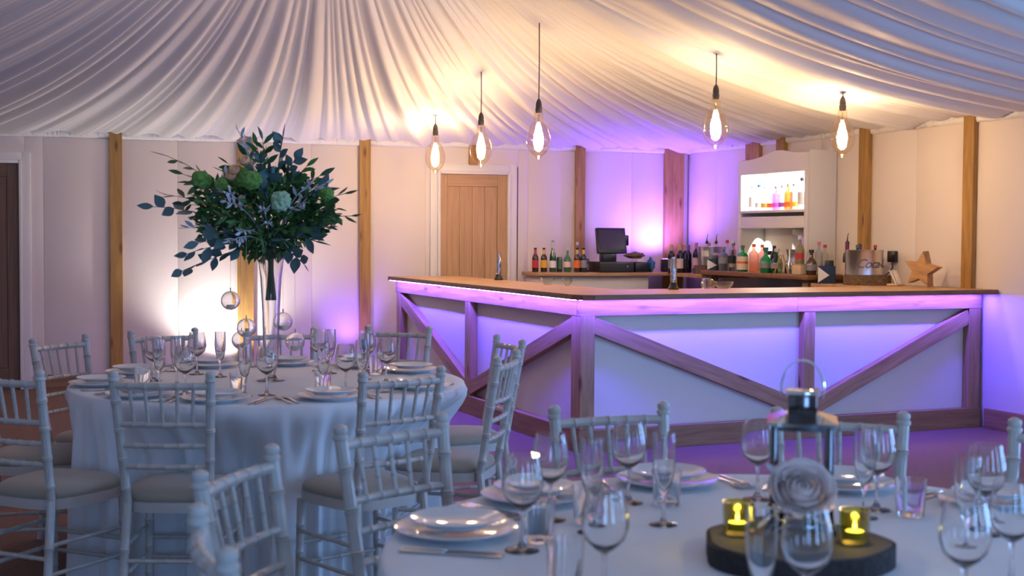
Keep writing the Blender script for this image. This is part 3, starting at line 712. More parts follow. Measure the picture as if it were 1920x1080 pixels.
def crumple(name, label, cat, loc, size, mat, seed):
    bm = bmesh.new(); bmesh.ops.create_icosphere(bm, subdivisions=3, radius=1); rr = random.Random(seed)
    ph = [rr.uniform(0, 6) for _ in range(6)]
    for v in bm.verts:
        c = v.co; k = 1 + 0.16 * math.sin(5 * c.x + ph[0]) + 0.14 * math.sin(6 * c.y + ph[1] + 2 * c.z) + 0.1 * math.sin(9 * c.z + ph[2]) + 0.06 * math.sin(17 * c.x + 13 * c.y + ph[3])
        v.co = Vector((c.x * size[0] * k, c.y * size[1] * k, max(-size[2] * 0.9, c.z * size[2] * k)))
    zmin = min(v.co.z for v in bm.verts)
    for v in bm.verts: v.co.z -= zmin
    m = bpy.data.meshes.new(name); bm.to_mesh(m); bm.free(); m.polygons.foreach_set('use_smooth', [True] * len(m.polygons))
    return tag(ob(name, m, mat, None, loc), label, cat)
crumple('bar_cloth', 'crumpled brown bar cloth on the receipt printer', 'cloth', (6.43, 11.9, CZ + 0.142), (0.11, 0.07, 0.035), 'bark', 4)
crumple('blue_cloth', 'small teal cloth bundle right of the receipt printer', 'cloth', (6.63, 11.93, CZ), (0.05, 0.05, 0.075), 'l_teal', 7)
# dark wines in the corner
for i, (x, y, h, cap, lab, lb) in enumerate(((6.76, 11.72, 0.285, 'l_gold', 'l_grey', 'dark wine bottle with gold cap and grey label, first in the corner row'),
                                           (6.83, 11.66, 0.29, 'l_gold', 'l_cream', 'dark wine bottle with gold cap and cream label in the corner row'),
                                           (6.90, 11.68, 0.285, 'l_gold', 'l_black', 'dark wine bottle with gold cap and black label in the corner row'),
                                           (6.965, 11.72, 0.285, 'l_violet', None, 'dark wine bottle with violet cap behind the drinks-tap bottle'),
                                           (7.0, 11.62, 0.31, 'l_pinkcap', 'l_peach', 'slim dark bottle with pink cap left of the ice bucket'),
                                           (7.14, 11.6, 0.31, 'l_pinkcap', None, 'dark bottle with pink cap standing behind the ice bucket'))):
    bottle(x, y, 1.10, 'wine', h, 0.036, 'b_darkwine', cap, lab, lb, None, (0.15, 0.5))
def log_slice(x, y, z, r, h, label, name='log_slice', mats=('bark', 'slice_top')):
    rr = random.Random(int(x * 100)); ph = [rr.uniform(0, 6) for _ in range(3)]
    poly = [((r * (1 + 0.035 * math.sin(3 * a + ph[0]) + 0.02 * math.sin(7 * a + ph[1]))) * math.cos(a), (r * (1 + 0.035 * math.sin(3 * a + ph[0]) + 0.02 * math.sin(7 * a + ph[1]))) * math.sin(a)) for a in [2 * PI * k / 48 for k in range(48)]]
    o = thing(name, label, 'log slice', (x, y, z))
    ob('bark', MB().prism(poly, 0, h - 0.003), mats[0], o)
    ob('cut_face', MB().prism([(a * 0.96, b * 0.96) for a, b in poly], h - 0.003, h), mats[1], o)
    return o
log_slice(6.93, 11.27, 1.098, 0.15, 0.085, 'small bark-edged log slice under the ice bucket')
bk = thing('ice_bucket', 'galvanised ice bucket with printed label on a log slice', 'bucket', (6.96, 11.27, 1.183))
ob('bucket_body', MB().lathe([(0.12, 0), (0.125, 0.005), (0.142, 0.185), (0.147, 0.19), (0.14, 0.192), (0.12, 0.01), (0.001, 0.008)], 28), 'brushed', bk)
def arc_label(parent, r, a0, a1, z0, z1, mat, nm='label'):
    m = MB(); vs = []; fs = []
    for i in range(13):
        a = a0 + (a1 - a0) * i / 12
        for z, q in ((z0, r[0]), (z1, r[1])): vs.append((q * math.cos(a), q * math.sin(a), z))
    for i in range(12): fs.append((2 * i, 2 * i + 2, 2 * i + 3, 2 * i + 1))
    m.add(vs, fs); return ob(nm, m, mat, parent)
af = math.atan2(-11.27, -6.96)
arc_label(bk, (0.134, 0.141), af - 0.75, af - 0.15, 0.09, 0.15, 'l_white'); arc_label(bk, (0.134, 0.141), af + 0.15, af + 0.6, 0.06, 0.13, 'l_peach')
for dx, dy, lb in ((-0.03, 0.03, 'clear bottle with pourer standing in the ice bucket, left'), (0.03, -0.05, 'clear bottle with pourer standing in the ice bucket, right')):
    bottle(6.96 + dx, 11.27 + dy, 1.195, 'spirit', 0.23, 0.034, 'g_clear', 'l_black', None, lb, pourer=True)
def caddy(x, y, z, label, h=0.15):
    c = thing('bar_caddy', label, 'caddy', (x, y, z), math.atan2(-y, -x) + PI / 2 + 0.15)
    ob('body', MB().prism([(-0.075, -0.045), (0.075, -0.045), (0.06, 0.045), (-0.06, 0.045)], 0, h * 0.75), 'black', c)
    ob('compartment', MB().bbox((0.03, 0.02, h * 0.55), (0.07, 0.05, h * 0.9), 0.006), 'black', c)
    mm = MB().add([(-0.074, -0.049, 0.008), (0.022, -0.049, h * 0.36), (-0.074, -0.049, h * 0.72), (-0.074, -0.046, 0.008), (0.022, -0.046, h * 0.36), (-0.074, -0.046, h * 0.72)],
                  [(0, 1, 2), (3, 5, 4), (0, 3, 4, 1), (1, 4, 5, 2), (2, 5, 3, 0)])
    ob('napkin', mm.mesh('napkin', smooth=False), 'paper', c)
SZ, SX = 1.14, 6.86
caddy(6.82, 10.98, SZ, 'black bar caddy with white napkin triangle beside the ice bucket')
rowb = [(1354, 'spirit', .235, .046, 'b_greyblue', 'l_grey', 'l_navy', 'square grey-blue gin bottle right of the left caddy'),]
def sy(px_y): return px_y
bottle(6.84, 10.84, SZ, 'spirit', 0.235, 0.046, 'b_greyblue', 'l_grey', 'l_grey', 'square grey-blue gin bottle right of the ice bucket', None, (0.3, 0.55), True)
bottle(6.95, 10.95, SZ, 'spirit', 0.30, 0.036, 'g_clear', 'l_red', 'l_peach', 'clear bottle with dark red cap behind the grey-blue gin', pourer=False)
bottle(6.965, 10.86, SZ, 'spirit', 0.275, 0.034, 'g_pink', 'l_purple', None, 'pinkish bottle with plum cap behind the grey-blue gin')
bottle(6.905, 10.785, SZ, 'beer', 0.2, 0.03, 'b_brown', 'l_black', 'l_cream', 'small brown bottle with cream label among the spirits')
bottle(6.84, 10.69, SZ, 'spirit', 0.30, 0.043, 'g_clear', 'l_silver', 'l_black', 'tall clear spirit bottle with dark emblem left of the green one', None, (0.25, 0.5))
b = bottle(6.83, 10.49, SZ, 'spirit', 0.25, 0.047, 'b_brightgreen', 'l_green', 'l_cream', 'square bright green liqueur bottle with cream and orange label', None, (0.08, 0.58), True)
arc_label(b, (0.0575, 0.0575), math.atan2(-10.49, -6.83) - 1.25, math.atan2(-10.49, -6.83) + 1.25, 0.078, 0.098, 'l_orange', 'label_band')
bottle(6.84, 10.315, SZ, 'spirit', 0.265, 0.043, 'g_pink', 'l_orange', None, 'pink gin bottle with orange cap right of the green liqueur', square=False)
bottle(6.86, 10.205, SZ, 'spirit', 0.26, 0.038, 'g_pink', 'l_orange', None, 'second pink gin bottle with orange cap, behind the round green gin')
bottle(6.96, 10.23, SZ, 'jar', 0.2, 0.05, 'g_clear', 'l_black', None, 'clear jar with dark lid behind the pink gin bottles', name='jar')
bottle(6.80, 10.06, SZ, 'round', 0.235, 0.058, 'b_brightgreen', 'l_green', 'l_grey', 'round green gin bottle with grey seal, left of its twin', None, (0.2, 0.4))
bottle(6.90, 10.07, SZ, 'wine', 0.25, 0.036, 'b_deepgreen', 'l_black', None, 'dark green bottle between the two round green gins')
bottle(6.82, 9.91, SZ, 'round', 0.225, 0.055, 'g_green', 'l_silver', 'l_grey', 'round pale green gin bottle with silver cap, behind the easel', None, (0.2, 0.4))
bottle(6.93, 9.86, SZ, 'carafe', 0.22, 0.05, 'glass', None, None, 'clear glass carafe standing behind the easel, left', name='carafe')
bottle(6.90, 9.74, SZ, 'carafe', 0.22, 0.05, 'glass', None, None, 'clear glass carafe standing behind the easel, right', name='carafe')
es = thing('menu_easel', 'small wooden A-frame easel in front of the carafes', 'easel', (6.76, 9.75, SZ), math.atan2(-9.75, -6.76) + PI / 2)
for q in (-1, 1): board('easel_leg', (q * 0.065, 0, 0.0), (q * 0.008, 0.01, 0.175), 0.012, 0.008, 'star_wood', es, (0, -1, 0))
board('easel_back_leg', (0, 0.09, 0.0), (0, 0.015, 0.17), 0.012, 0.008, 'star_wood', es, (1, 0, 0))
bottle(6.82, 9.56, SZ, 'spirit', 0.345, 0.041, 'b_olive', 'l_silver', 'l_red', 'tall pale olive spirit bottle with red emblem', None, (0.4, 0.55))
bx = thing('napkin_box', 'small pale wooden box at the front of the bottle shelf', 'box', (6.745, 9.47, SZ), 0.25)
ob('box_body', MB().bbox((0, 0, 0.045), (0.06, 0.1, 0.085), 0.004), 'paper_tan', bx); ob('lid_rim', MB().bbox((0, 0, 0.09), (0.066, 0.106, 0.01), 0.003), 'star_wood', bx)
bottle(6.83, 9.40, SZ, 'round', 0.22, 0.05, 'b_brown', 'l_black', 'l_grey', 'round dark brown rum bottle right of the tall olive bottle', None, (0.18, 0.42))
bottle(6.96, 9.47, SZ, 'spirit', 0.29, 0.036, 'g_clear', 'l_pinkcap', None, 'clear bottle with pink cap behind the brown rum bottle')
bottle(6.95, 9.37, SZ, 'spirit', 0.265, 0.036, 'g_clear', 'l_red', None, 'clear bottle with red cap behind the brown rum bottle')
caddy(6.83, 9.19, 1.073, 'black bar caddy with white napkin triangle left of the big bucket', 0.2)
bottle(7.05, 9.19, 1.073, 'wine', 0.36, 0.037, 'b_darkwine', 'l_purple', 'l_peach', 'wine bottle wrapped in purple foil left of the big bucket', pourer=True)
bottle(7.13, 9.12, 1.073, 'wine', 0.34, 0.036, 'b_darkwine', 'l_purple', None, 'second wine bottle with purple foil behind the big bucket')
# drinks bucket with lettering, on a big log slice
log_slice(6.98, 8.83, 1.075, 0.195, 0.08, 'large bark-edged log slice under the lettered metal bucket')
BKX, BKY, BKZ = 6.97, 8.86, 1.155
bk = thing('drinks_bucket', 'brushed metal bucket lettered in script on a large log slice', 'bucket', (BKX, BKY, BKZ))
ob('bucket_body', MB().lathe([(0.15, 0), (0.155, 0.004), (0.158, 0.205), (0.161, 0.21), (0.154, 0.211), (0.15, 0.01), (0.001, 0.008)], 40), 'brushed', bk)
tcu = bpy.data.curves.new('lettering', 'FONT'); tcu.body = 'Coca-Cola'; tcu.size = 0.105; tcu.shear = 0.45; tcu.extrude = 0.0; tcu.space_character = 0.92
to = bpy.data.objects.new('tmp', tcu); COL.objects.link(to)
bpy.context.view_layer.update()
tm = bpy.data.meshes.new_from_object(to.evaluated_get(bpy.context.evaluated_depsgraph_get())); bpy.data.objects.remove(to)
bm = bmesh.new(); bm.from_mesh(tm); bmesh.ops.subdivide_edges(bm, edges=[e for e in bm.edges if e.calc_length() > 0.012], cuts=3, use_grid_fill=False); bmesh.ops.triangulate(bm, faces=bm.faces[:])
abk = math.atan2(-BKY, -BKX)
for v in bm.verts:
    a = abk - 0.42 + v.co.x / 0.16; zz = 0.062 + v.co.y; v.co = Vector((0.1595 * math.cos(a), 0.1595 * math.sin(a), zz))
bm.to_mesh(tm); bm.free()
plain('lettering', (0.12, 0.09, 0.09), 0.4)
ob('lettering', tm, 'lettering', bk)
for dx, dy, cap, lb in ((-0.02, 0.06, 'l_green', 'bottle with green cap poking out of the lettered bucket'), (0.06, -0.07, 'l_red', 'bottle with dark red cap poking out of the lettered bucket')):
    bottle(BKX + dx, BKY + dy, BKZ + 0.012, 'spirit', 0.24, 0.034, 'b_green', cap, None, lb)
so = thing('wall_socket', 'black socket box with hanging lead on the wall above the bucket', 'socket', (XR - 0.002, 8.86, 1.31))
ob('plate', MB().bbox((-0.02, 0, 0), (0.035, 0.1, 0.095), 0.006), 'black', so)
ob('lead', MB().tube([(-0.03, -0.01, -0.05), (-0.035, -0.02, -0.1), (-0.04, 0.02, -0.14), (-0.05, 0.07, -0.17)], 0.005, 6), 'black', so)
sh = thing('straw_holder', 'tray of wrapped straws leaning beside the log slice', 'straws', (7.07, 8.57, 1.075), 0.3)
ob('tray', MB().bbox((0, 0, 0.008), (0.12, 0.1, 0.016), 0.004), 'paper_tan', sh)
for k in range(9):
    ob('straw', MB().tube([(-0.05 + 0.012 * k, -0.03 + 0.006 * (k % 3), 0.018), (-0.055 + 0.012 * k + 0.01 * (k % 2), 0.03, 0.125)], 0.004, 6), 'paper', sh)
# wooden star
sp = []
for k in range(10):
    a = PI / 2 + k * PI / 5; q = 0.15 if k % 2 == 0 else 0.07; sp.append((q * math.cos(a), q * math.sin(a)))
m = MB().prism(sp, -0.045, 0.045); m.v = [(x, -z, y) for x, y, z in m.v]
st = thing('wooden_star', 'chunky pine star ornament leaning near the right wall', 'ornament', (7.03, 8.2, 1.075 + 0.139), math.atan2(-8.2, -7.03) + PI / 2 - 0.5)
ob('star_body', m.mesh('star', smooth=False), 'star_wood', st, (0, 0, 0), (0, R(9), 0))
# bottle-shaped drinks taps on the worktop
def cola_tap(x, y, label):
    c = thing('drinks_tap', label, 'drinks tap', (x, y, BTOP))
    ob('base', MB().lathe([(0.04, 0), (0.042, 0.008), (0.03, 0.03), (0.026, 0.05)], 18), 'black', c)
    ob('bottle_shell', MB().lathe([(0.022, 0.05), (0.026, 0.06), (0.026, 0.085), (0.0225, 0.105), (0.0225, 0.115), (0.027, 0.145), (0.025, 0.165), (0.016, 0.195), (0.012, 0.215), (0.0115, 0.225), (0.0145, 0.228), (0.0145, 0.24), (0.001, 0.242)], 20), 'g_silver', c)
    ob('core', MB().lathe([(0.006, 0.05), (0.006, 0.16), (0.004, 0.2), (0.004, 0.23)], 12), 'chrome', c)
cola_tap(4.36, 10.6, 'bottle-shaped clear drinks tap on the bar in front of the oak door')
cola_tap(4.82, 8.32, 'bottle-shaped clear drinks tap on the bar below the dark wine bottles')
def bowl(x, y, z, r, h, label, mat='glass'):
    b = ob('glass_bowl', MB().lathe([(r * 0.3, 0), (r * 0.5, h * 0.05), (r * 0.9, h * 0.5), (r, h), (r * 0.97, h), (r * 0.85, h * 0.5), (r * 0.4, h * 0.08), (0.001, h * 0.07)], 24, cap=False), mat, None, (x, y, z))
    tag(b, label, 'bowl')
bowl(4.30, 9.42, BTOP, 0.06, 0.06, 'clear glass bowl on the bar below the beer bottles, left', 'g_clear'); bowl(4.345, 9.15, BTOP, 0.04, 0.07, 'small clear glass bowl on the bar, right of the larger bowl', 'g_clear')
bowl(5.28, 8.36, BTOP, 0.075, 0.055, 'clear glass bowl on the bar below the pink gin bottles', 'g_clear')
crumple('cling_film', 'crumpled clear plastic bundle on the bar beside the glass bowl', 'plastic bag', (5.15, 8.38, BTOP), (0.05, 0.05, 0.04), 'g_clear', 9)
# bottles on the lit dresser shelf
dl = [(10.66, 'g_clear', 'l_silver', 'l_white', .24, 'clear bottle with white label, leftmost on the lit shelf'), (10.55, 'g_clear', 'l_blue', 'l_white', .25, 'clear bottle with blue cap on the lit shelf'),
      (10.45, 'g_clear', 'l_silver', 'l_yellow', .23, 'clear bottle with small yellow label on the lit shelf'), (10.35, 'g_clear', 'l_silver', 'l_orange', .22, 'clear bottle with orange label on the lit shelf'),
      (10.265, 'g_magenta', 'l_grey', 'l_magenta', .225, 'bright magenta gin bottle on the lit shelf'), (10.165, 'g_clear', 'l_grey', 'l_violet', .23, 'clear bottle with violet label on the lit shelf'),
      (10.07, 'g_orange', 'l_grey', 'l_orange', .24, 'bright orange spirit bottle on the lit shelf'), (9.98, 'g_pink', 'l_grey', 'l_yellow', .24, 'pale pink bottle with yellow label on the lit shelf'),
      (9.86, 'g_clear', 'l_black', 'l_white', .29, 'tall white-labelled bottle with black cap on the lit shelf'), (9.76, 'g_clear', 'l_silver', 'l_gold', .23, 'clear bottle with gold label, rightmost on the lit shelf')]
for y, mt, cp, lb_, h, lb in dl:
    bottle(7.05, y, 1.725, 'spirit', h, 0.04, mt, cp, lb_, lb, None, (0.12, 0.3) if 'white' not in lb else (0.15, 0.55), group='bottles on the lit dresser shelf')

# ------------------------------------------------------------------ chairs
def ringed(p0, p1, r, rings, n=8, taper=1.0, curve=None):
    """turned rod with bamboo rings at the fractions in rings"""
    ts = sorted(set([0, 1] + [k / 8 for k in range(9)] + [q for t in rings for q in (t - 0.02, t - 0.008, t, t + 0.008, t + 0.02) if 0 < q < 1]))
    p0, p1 = Vector(p0), Vector(p1); pts = []; rad = []
    for t in ts:
        p = p0.lerp(p1, t)
        if curve: p = p + Vector(curve) * (4 * t * (1 - t))
        e = 1.0
        for q in rings:
            if abs(t - q) < 0.001: e = 0.92
            elif abs(t - q) <= 0.0085: e = 1.2
        pts.append(p); rad.append(r * e * (1 + (taper - 1) * t))
    return MB().tube(pts, rad, n)
SEAT = 0.465
def make_chair():
    c = thing('chiavari_chair', 'x', 'chair', (0, 0, 0), 0, 'white spindle-back banquet chairs')
    for q in (-1, 1):
        m = ringed((q * 0.168, -0.235, 0), (q * 0.152, -0.185, SEAT), 0.0165, (0.3, 0.62), 9)
        m2 = ringed((q * 0.152, -0.185, SEAT), (q * 0.177, -0.262, 0.925), 0.0165, (0.12, 0.36, 0.6, 0.83), 9, 1.05)
        m.add(m2.v, m2.f)
        f = MB().lathe([(0.017, 0), (0.0205, 0.004), (0.0205, 0.012), (0.0165, 0.016), (0.0195, 0.024), (0.018, 0.034), (0.008, 0.041), (0.0005, 0.042)], 12, (q * 0.1773, -0.263, 0.92))
        m.add(f.v, f.f)
        ob('back_post', m, 'chair_white', c)
    def by(z): return -0.185 - (z - SEAT) / (0.925 - SEAT) * 0.077
    def bxw(z): return 0.152 + (z - SEAT) / (0.925 - SEAT) * 0.025
    for k, (z, r, cv) in enumerate(((0.906, 0.0135, -0.022), (0.762, 0.0105, -0.018), (0.682, 0.010, -0.016), (0.602, 0.010, -0.014))):
        ob('top_rail' if k == 0 else 'rail', ringed((-bxw(z), by(z), z), (bxw(z), by(z), z), r, (0.17, 0.335, 0.5, 0.665, 0.83), 8, curve=(0, cv, 0)), 'chair_white', c)
    for k in range(5):
        u = (k + 1) / 6; x1 = (u * 2 - 1); cv1, cv2 = 4 * u * (1 - u) * -0.022, 4 * u * (1 - u) * -0.018
        ob('spindle', ringed((x1 * 0.160, by(0.762) + cv2, 0.765), (x1 * 0.176, by(0.906) + cv1, 0.904), 0.0068, (0.33, 0.66), 7), 'chair_white', c)
    # rounded trapezoid seat
    def outline(sx, n=40):
        pts = []
        for k in range(n):
            a = 2 * PI * k / n; ca, sa = math.cos(a), math.sin(a)
            e = 0.55; x = abs(ca) ** e * (1 if ca > 0 else -1); y = abs(sa) ** e * (1 if sa > 0 else -1)
            wdt = 0.188 + 0.018 * y; pts.append((x * wdt * sx, y * 0.195 * sx + 0.005))
        return pts
    ob('seat_frame', MB().prism(outline(1.04), SEAT - 0.038, SEAT), 'chair_white', c)
    m = MB(); n = 40; lv = [(0.99, 0.0), (1.03, 0.012), (1.0, 0.03), (0.9, 0.043), (0.65, 0.051), (0.3, 0.054), (0.01, 0.055)]
    vs = []; fs = []
    for s, z in lv:
        vs += [(x, y, SEAT + z) for x, y in outline(s, n)]
    for i in range(len(lv) - 1):
        for k in range(n): fs.append((i * n + k, i * n + (k + 1) % n, (i + 1) * n + (k + 1) % n, (i + 1) * n + k))
    m.add(vs, fs); ob('cushion', m.mesh('cushion', ang=80), 'cushion', c, label='grey-beige padded seat cushion')
    for q in (-1, 1):
        ob('leg', ringed((q * 0.178, 0.172, SEAT - 0.04), (q * 0.186, 0.182, 0), 0.0165, (0.25, 0.5, 0.75), 9, 0.85), 'chair_white', c)
        for z in (0.19, 0.30):
            ob('stretcher', ringed((q * 0.162, -0.215, z), (q * 0.183, 0.178, z), 0.0085, (0.25, 0.5, 0.75), 7), 'chair_white', c)
    for y, z, hw_ in ((0.178, 0.25, 0.185), (-0.21, 0.25, 0.161), (0.178, 0.17, 0.185)):
        ob('stretcher', ringed((-hw_, y, z), (hw_, y, z), 0.0085, (0.25, 0.5, 0.75), 7), 'chair_white', c)
    return c
proto = make_chair(); used = [False]
SEATS = {'far': [], 'near': []}
FTC, NTC = Vector((1.28, 5.84)), Vector((1.627, 2.278))
def chair(x, y, face, label, tb):
    """x, y: middle of the top rail in plan; face: direction the sitter looks, degrees"""
    f = Vector((math.cos(R(face)), math.sin(R(face))))
    p = Vector((x, y)) + f * 0.262
    o = proto if not used[0] else copy_tree(proto); used[0] = True
    o.location = (p.x, p.y, 0); o.rotation_euler = (0, 0, R(face - 90)); o['label'] = label
    o['group'] = 'white chairs around the %s table' % ('flower' if tb == 'far' else 'lantern')
    T = FTC if tb == 'far' else NTC
    sd = Vector((-f.y, f.x))
    for q in (-0.205, -0.1, 0, 0.1, 0.205):
        v = p + f * 0.215 + sd * q - T; SEATS[tb].append((math.atan2(v.y, v.x), v.length))
for a in ((0.651, 4.788, 66, 'white spindle-back chair at the front left of the flower table'), (0.124, 5.104, 43, 'white spindle-back chair cut by the left edge, beside the flower table'),
          (0.03, 6.06, -10, 'white chair mostly outside the left edge, only its seat showing'), (0.42, 6.64, -47, 'white spindle-back chair behind the flower table, nearest the dark door'),
          (0.956, 6.96, -74, 'white spindle-back chair behind the flower table, left of the vase'), (1.56, 6.87, -96, 'white spindle-back chair directly behind the flower vase'),
          (2.209, 6.83, -126, 'white spindle-back chair behind the flower table, right of the vase'), (2.473, 5.874, 178, 'white chair seen side-on right of the flower table, the farther of two'),
          (2.126, 5.071, 144, 'white chair seen side-on right of the flower table, the nearer of two'), (1.498, 4.579, 107, 'white spindle-back chair at the front right of the flower table')):
    chair(*a, 'far')
for a in ((0.555, 2.868, -37, 'blurred white chair at bottom left, behind the one cut by the bottom edge'), (1.058, 3.312, -68, 'white spindle-back chair on the left side of the lantern table'),
          (1.758, 3.40, -93, 'white spindle-back chair behind the lantern table, left of the lantern'), (2.325, 3.054, -128, 'white spindle-back chair behind the lantern'),
          (0.382, 2.207, -2, 'blurred white chair at bottom left, nearest the camera'), (2.72, 2.56, 197, 'white chair cut off by the right edge at the lantern table')):
    chair(*a, 'near')

# ------------------------------------------------------------------ tables with floor-length cloths
TZ, TR = 0.79, 0.885
def table(T, key, label, seed):
    t = thing('round_table', label, 'table', (T.x, T.y, 0))
    ob('tabletop', MB().lathe([(0.001, 0.755), (TR - 0.12, 0.755), (TR - 0.12, 0.78), (0.001, 0.78)], 64), 'bar_wood', t)
    for k in range(4):
        a = k * PI / 2 + 0.6; ob('leg', MB().tube([(0.35 * math.cos(a), 0.35 * math.sin(a), 0.755), (0.45 * math.cos(a), 0.45 * math.sin(a), 0)], 0.02, 8), 'steel', t)
    rr = random.Random(seed); n = 360
    cuts = [0.0]
    while cuts[-1] < 2 * PI: cuts.append(cuts[-1] + rr.uniform(0.12, 0.30))
    cuts = [c * 2 * PI / cuts[-1] for c in cuts]; am = [rr.uniform(0.5, 1.2) for _ in cuts]
    def fold(a):
        a %= 2 * PI; i = min(bisect.bisect(cuts, a) - 1, len(cuts) - 2); u = (a - cuts[i]) / (cuts[i + 1] - cuts[i]); return am[i] * math.sin(PI * u) ** 1.6
    vs = []; fs = []
    rings = [(0.25, TZ), (0.5, TZ), (0.72, TZ), (0.83, TZ)] + [(TR - 0.012, TZ), (TR - 0.003, TZ - 0.004), (TR, TZ - 0.013), (None, 0.755), (None, 0.725), (None, 0.69), (None, 0.655)] + [(None, 0.62 - k * 0.0557) for k in range(12)]
    for r, z in rings:
        for k in range(n):
            a = 2 * PI * k / n
            if r is None:
                dn = (TZ - z) / TZ
                rad = TR + 0.004 + 0.055 * dn + (fold(a) - 0.35) * 0.12 * min(1, dn * 1.6)
                kz = min(1, max(0, (0.77 - z) / 0.26)); kz = kz * kz * (3 - 2 * kz)
                for sa, sr in SEATS[key]:
                    da = abs((a - sa + PI) % (2 * PI) - PI) * sr
                    wt = math.exp(-(da / 0.10) ** 4) * kz
                    lim = sr - 0.03 - 0.03 * fold(a + 0.1)
                    if rad > lim: rad = rad * (1 - wt) + lim * wt
                rad += 0.014 * min(1, dn * 4) * (math.sin(a * 41 + 2.2 * math.sin(3 * a)) + 0.7 * math.sin(a * 67 + 1.7 * math.sin(5 * a + 1)))
            else: rad = r
            zz = z
            vs.append((rad * math.cos(a), rad * math.sin(a), max(zz, 0.006)))
    vs.append((0, 0, TZ)); c = len(vs) - 1
    for i in range(len(rings) - 1):
        for k in range(n): fs.append((i * n + k, i * n + (k + 1) % n, (i + 1) * n + (k + 1) % n, (i + 1) * n + k))
    for k in range(n): fs.append((c, (k + 1) % n, k))
    m = MB(); m.add(vs, fs); ob('tablecloth', m.mesh('tablecloth', ang=70), 'cloth', t, label='floor-length white tablecloth')
table(FTC, 'far', 'round table under a long white cloth carrying the tall flower vase', 2)
table(NTC, 'near', 'round table under a white cloth carrying the lantern, in front', 8)

# ------------------------------------------------------------------ place settings
def plate_me(r):
    return MB().lathe([(0.001, 0.004), (r * 0.55, 0.004), (r * 0.6, 0.0), (r * 0.64, 0.0), (r * 0.68, 0.006), (r * 0.98, 0.017), (r, 0.019), (r * 0.985, 0.0205), (r * 0.69, 0.011), (r * 0.62, 0.008), (0.001, 0.008)], 48)
def fork_me():
    m = MB()
    m.add([(x, y, z) for x, y, z in ((-0.005, -0.1, 0.002), (0.005, -0.1, 0.002), (-0.003, 0.02, 0.006), (0.003, 0.02, 0.006), (-0.011, 0.05, 0.006), (0.011, 0.05, 0.006), (-0.012, 0.062, 0.003), (0.012, 0.062, 0.003))]
          + [(x, y, z) for x, y, z in ((-0.005, -0.1, 0.005), (0.005, -0.1, 0.005), (-0.003, 0.02, 0.009), (0.003, 0.02, 0.009), (-0.011, 0.05, 0.008), (0.011, 0.05, 0.008), (-0.012, 0.062, 0.005), (0.012, 0.062, 0.005))],
          [(0, 1, 3, 2), (2, 3, 5, 4), (4, 5, 7, 6), (8, 10, 11, 9), (10, 12, 13, 11), (12, 14, 15, 13), (0, 2, 10, 8), (2, 4, 12, 10), (4, 6, 14, 12), (1, 9, 11, 3), (3, 11, 13, 5), (5, 13, 15, 7), (0, 8, 9, 1), (6, 7, 15, 14)])
    for k in range(4): m.box((-0.0098 + k * 0.0065, 0.08, 0.0062), (0.0038, 0.04, 0.0022), Matrix.Rotation(R(8), 3, 'X'))
    return m.mesh('fork')
def knife_me():
    m = MB().bbox((0, -0.055, 0.004), (0.011, 0.1, 0.007), 0.003)
    m.prism([(-0.005, -0.005), (0.006, -0.005), (0.009, 0.07), (0.004, 0.115), (-0.002, 0.118), (-0.005, 0.1)], 0.002, 0.0045)
    return m.mesh('knife')
PL, SP, FK, KN = plate_me(0.138).mesh('plate'), plate_me(0.105).mesh('plate'), fork_me(), knife_me()
PLATES = []
def setting(T, th, i, tb, r=0.74):
    ordn = nth(i); tn_ = 'flower table' if tb == 'far' else 'lantern table'
    c, s = math.cos(R(th)), math.sin(R(th)); rz = R(th) + PI / 2   # local +y points to the table centre
    fx = Vector((-c, -s)); sx = Vector((fx.y, -fx.x))               # sx: sitter's right
    p = T + Vector((c, s)) * r; PLATES.append(p.copy())
    def put(name, me, mat, off, z, label, cat, g, tilt=0.0):
        q = p + sx * off[0] + fx * off[1]
        o = ob(name, me, mat, None, (q.x, q.y, z), (0, 0, math.atan2(fx.y, fx.x) - PI / 2 + tilt)); tag(o, label, cat, g)
    put('dinner_plate', PL, 'porcelain', (0, 0), TZ + 0.001, 'large white plate, %s place setting of the %s' % (ordn, tn_), 'plate', 'plates on the ' + tn_)
    put('side_plate', SP, 'porcelain', (0, 0), TZ + 0.0215, 'small white plate stacked on the %s dinner plate, %s' % (ordn, tn_), 'plate', 'plates on the ' + tn_)
    for off, w_ in ((-0.165, 'inner'), (-0.195, 'outer')):
        put('fork', FK, 'steel', (off, 0.02), TZ, '%s steel fork of the %s place setting, %s' % (w_, ordn, tn_), 'fork', 'forks on the ' + tn_, random.uniform(-0.05, 0.05))
    for off, w_ in ((0.163, 'inner'), (0.188, 'outer')):
        put('knife', KN, 'steel', (off, 0.02), TZ, '%s steel knife of the %s place setting, %s' % (w_, ordn, tn_), 'knife', 'knives on the ' + tn_, random.uniform(-0.05, 0.05))
def bycol(T, ths): return sorted(ths, key=lambda t_: ((T.x + 0.74 * math.cos(R(t_))) * 0.921 - (T.y + 0.74 * math.sin(R(t_))) * 0.39) / ((T.x + 0.74 * math.cos(R(t_))) * 0.39 + (T.y + 0.74 * math.sin(R(t_))) * 0.921))
for i, th in enumerate(bycol(FTC, (175, 137, -148, 101, -119.5, 71, -83.5, 40, -43, 12))): setting(FTC, th, i, 'far')
for i, th in enumerate(bycol(NTC, (148, 115, 82, 45, 14))): setting(NTC, th, i, 'near')

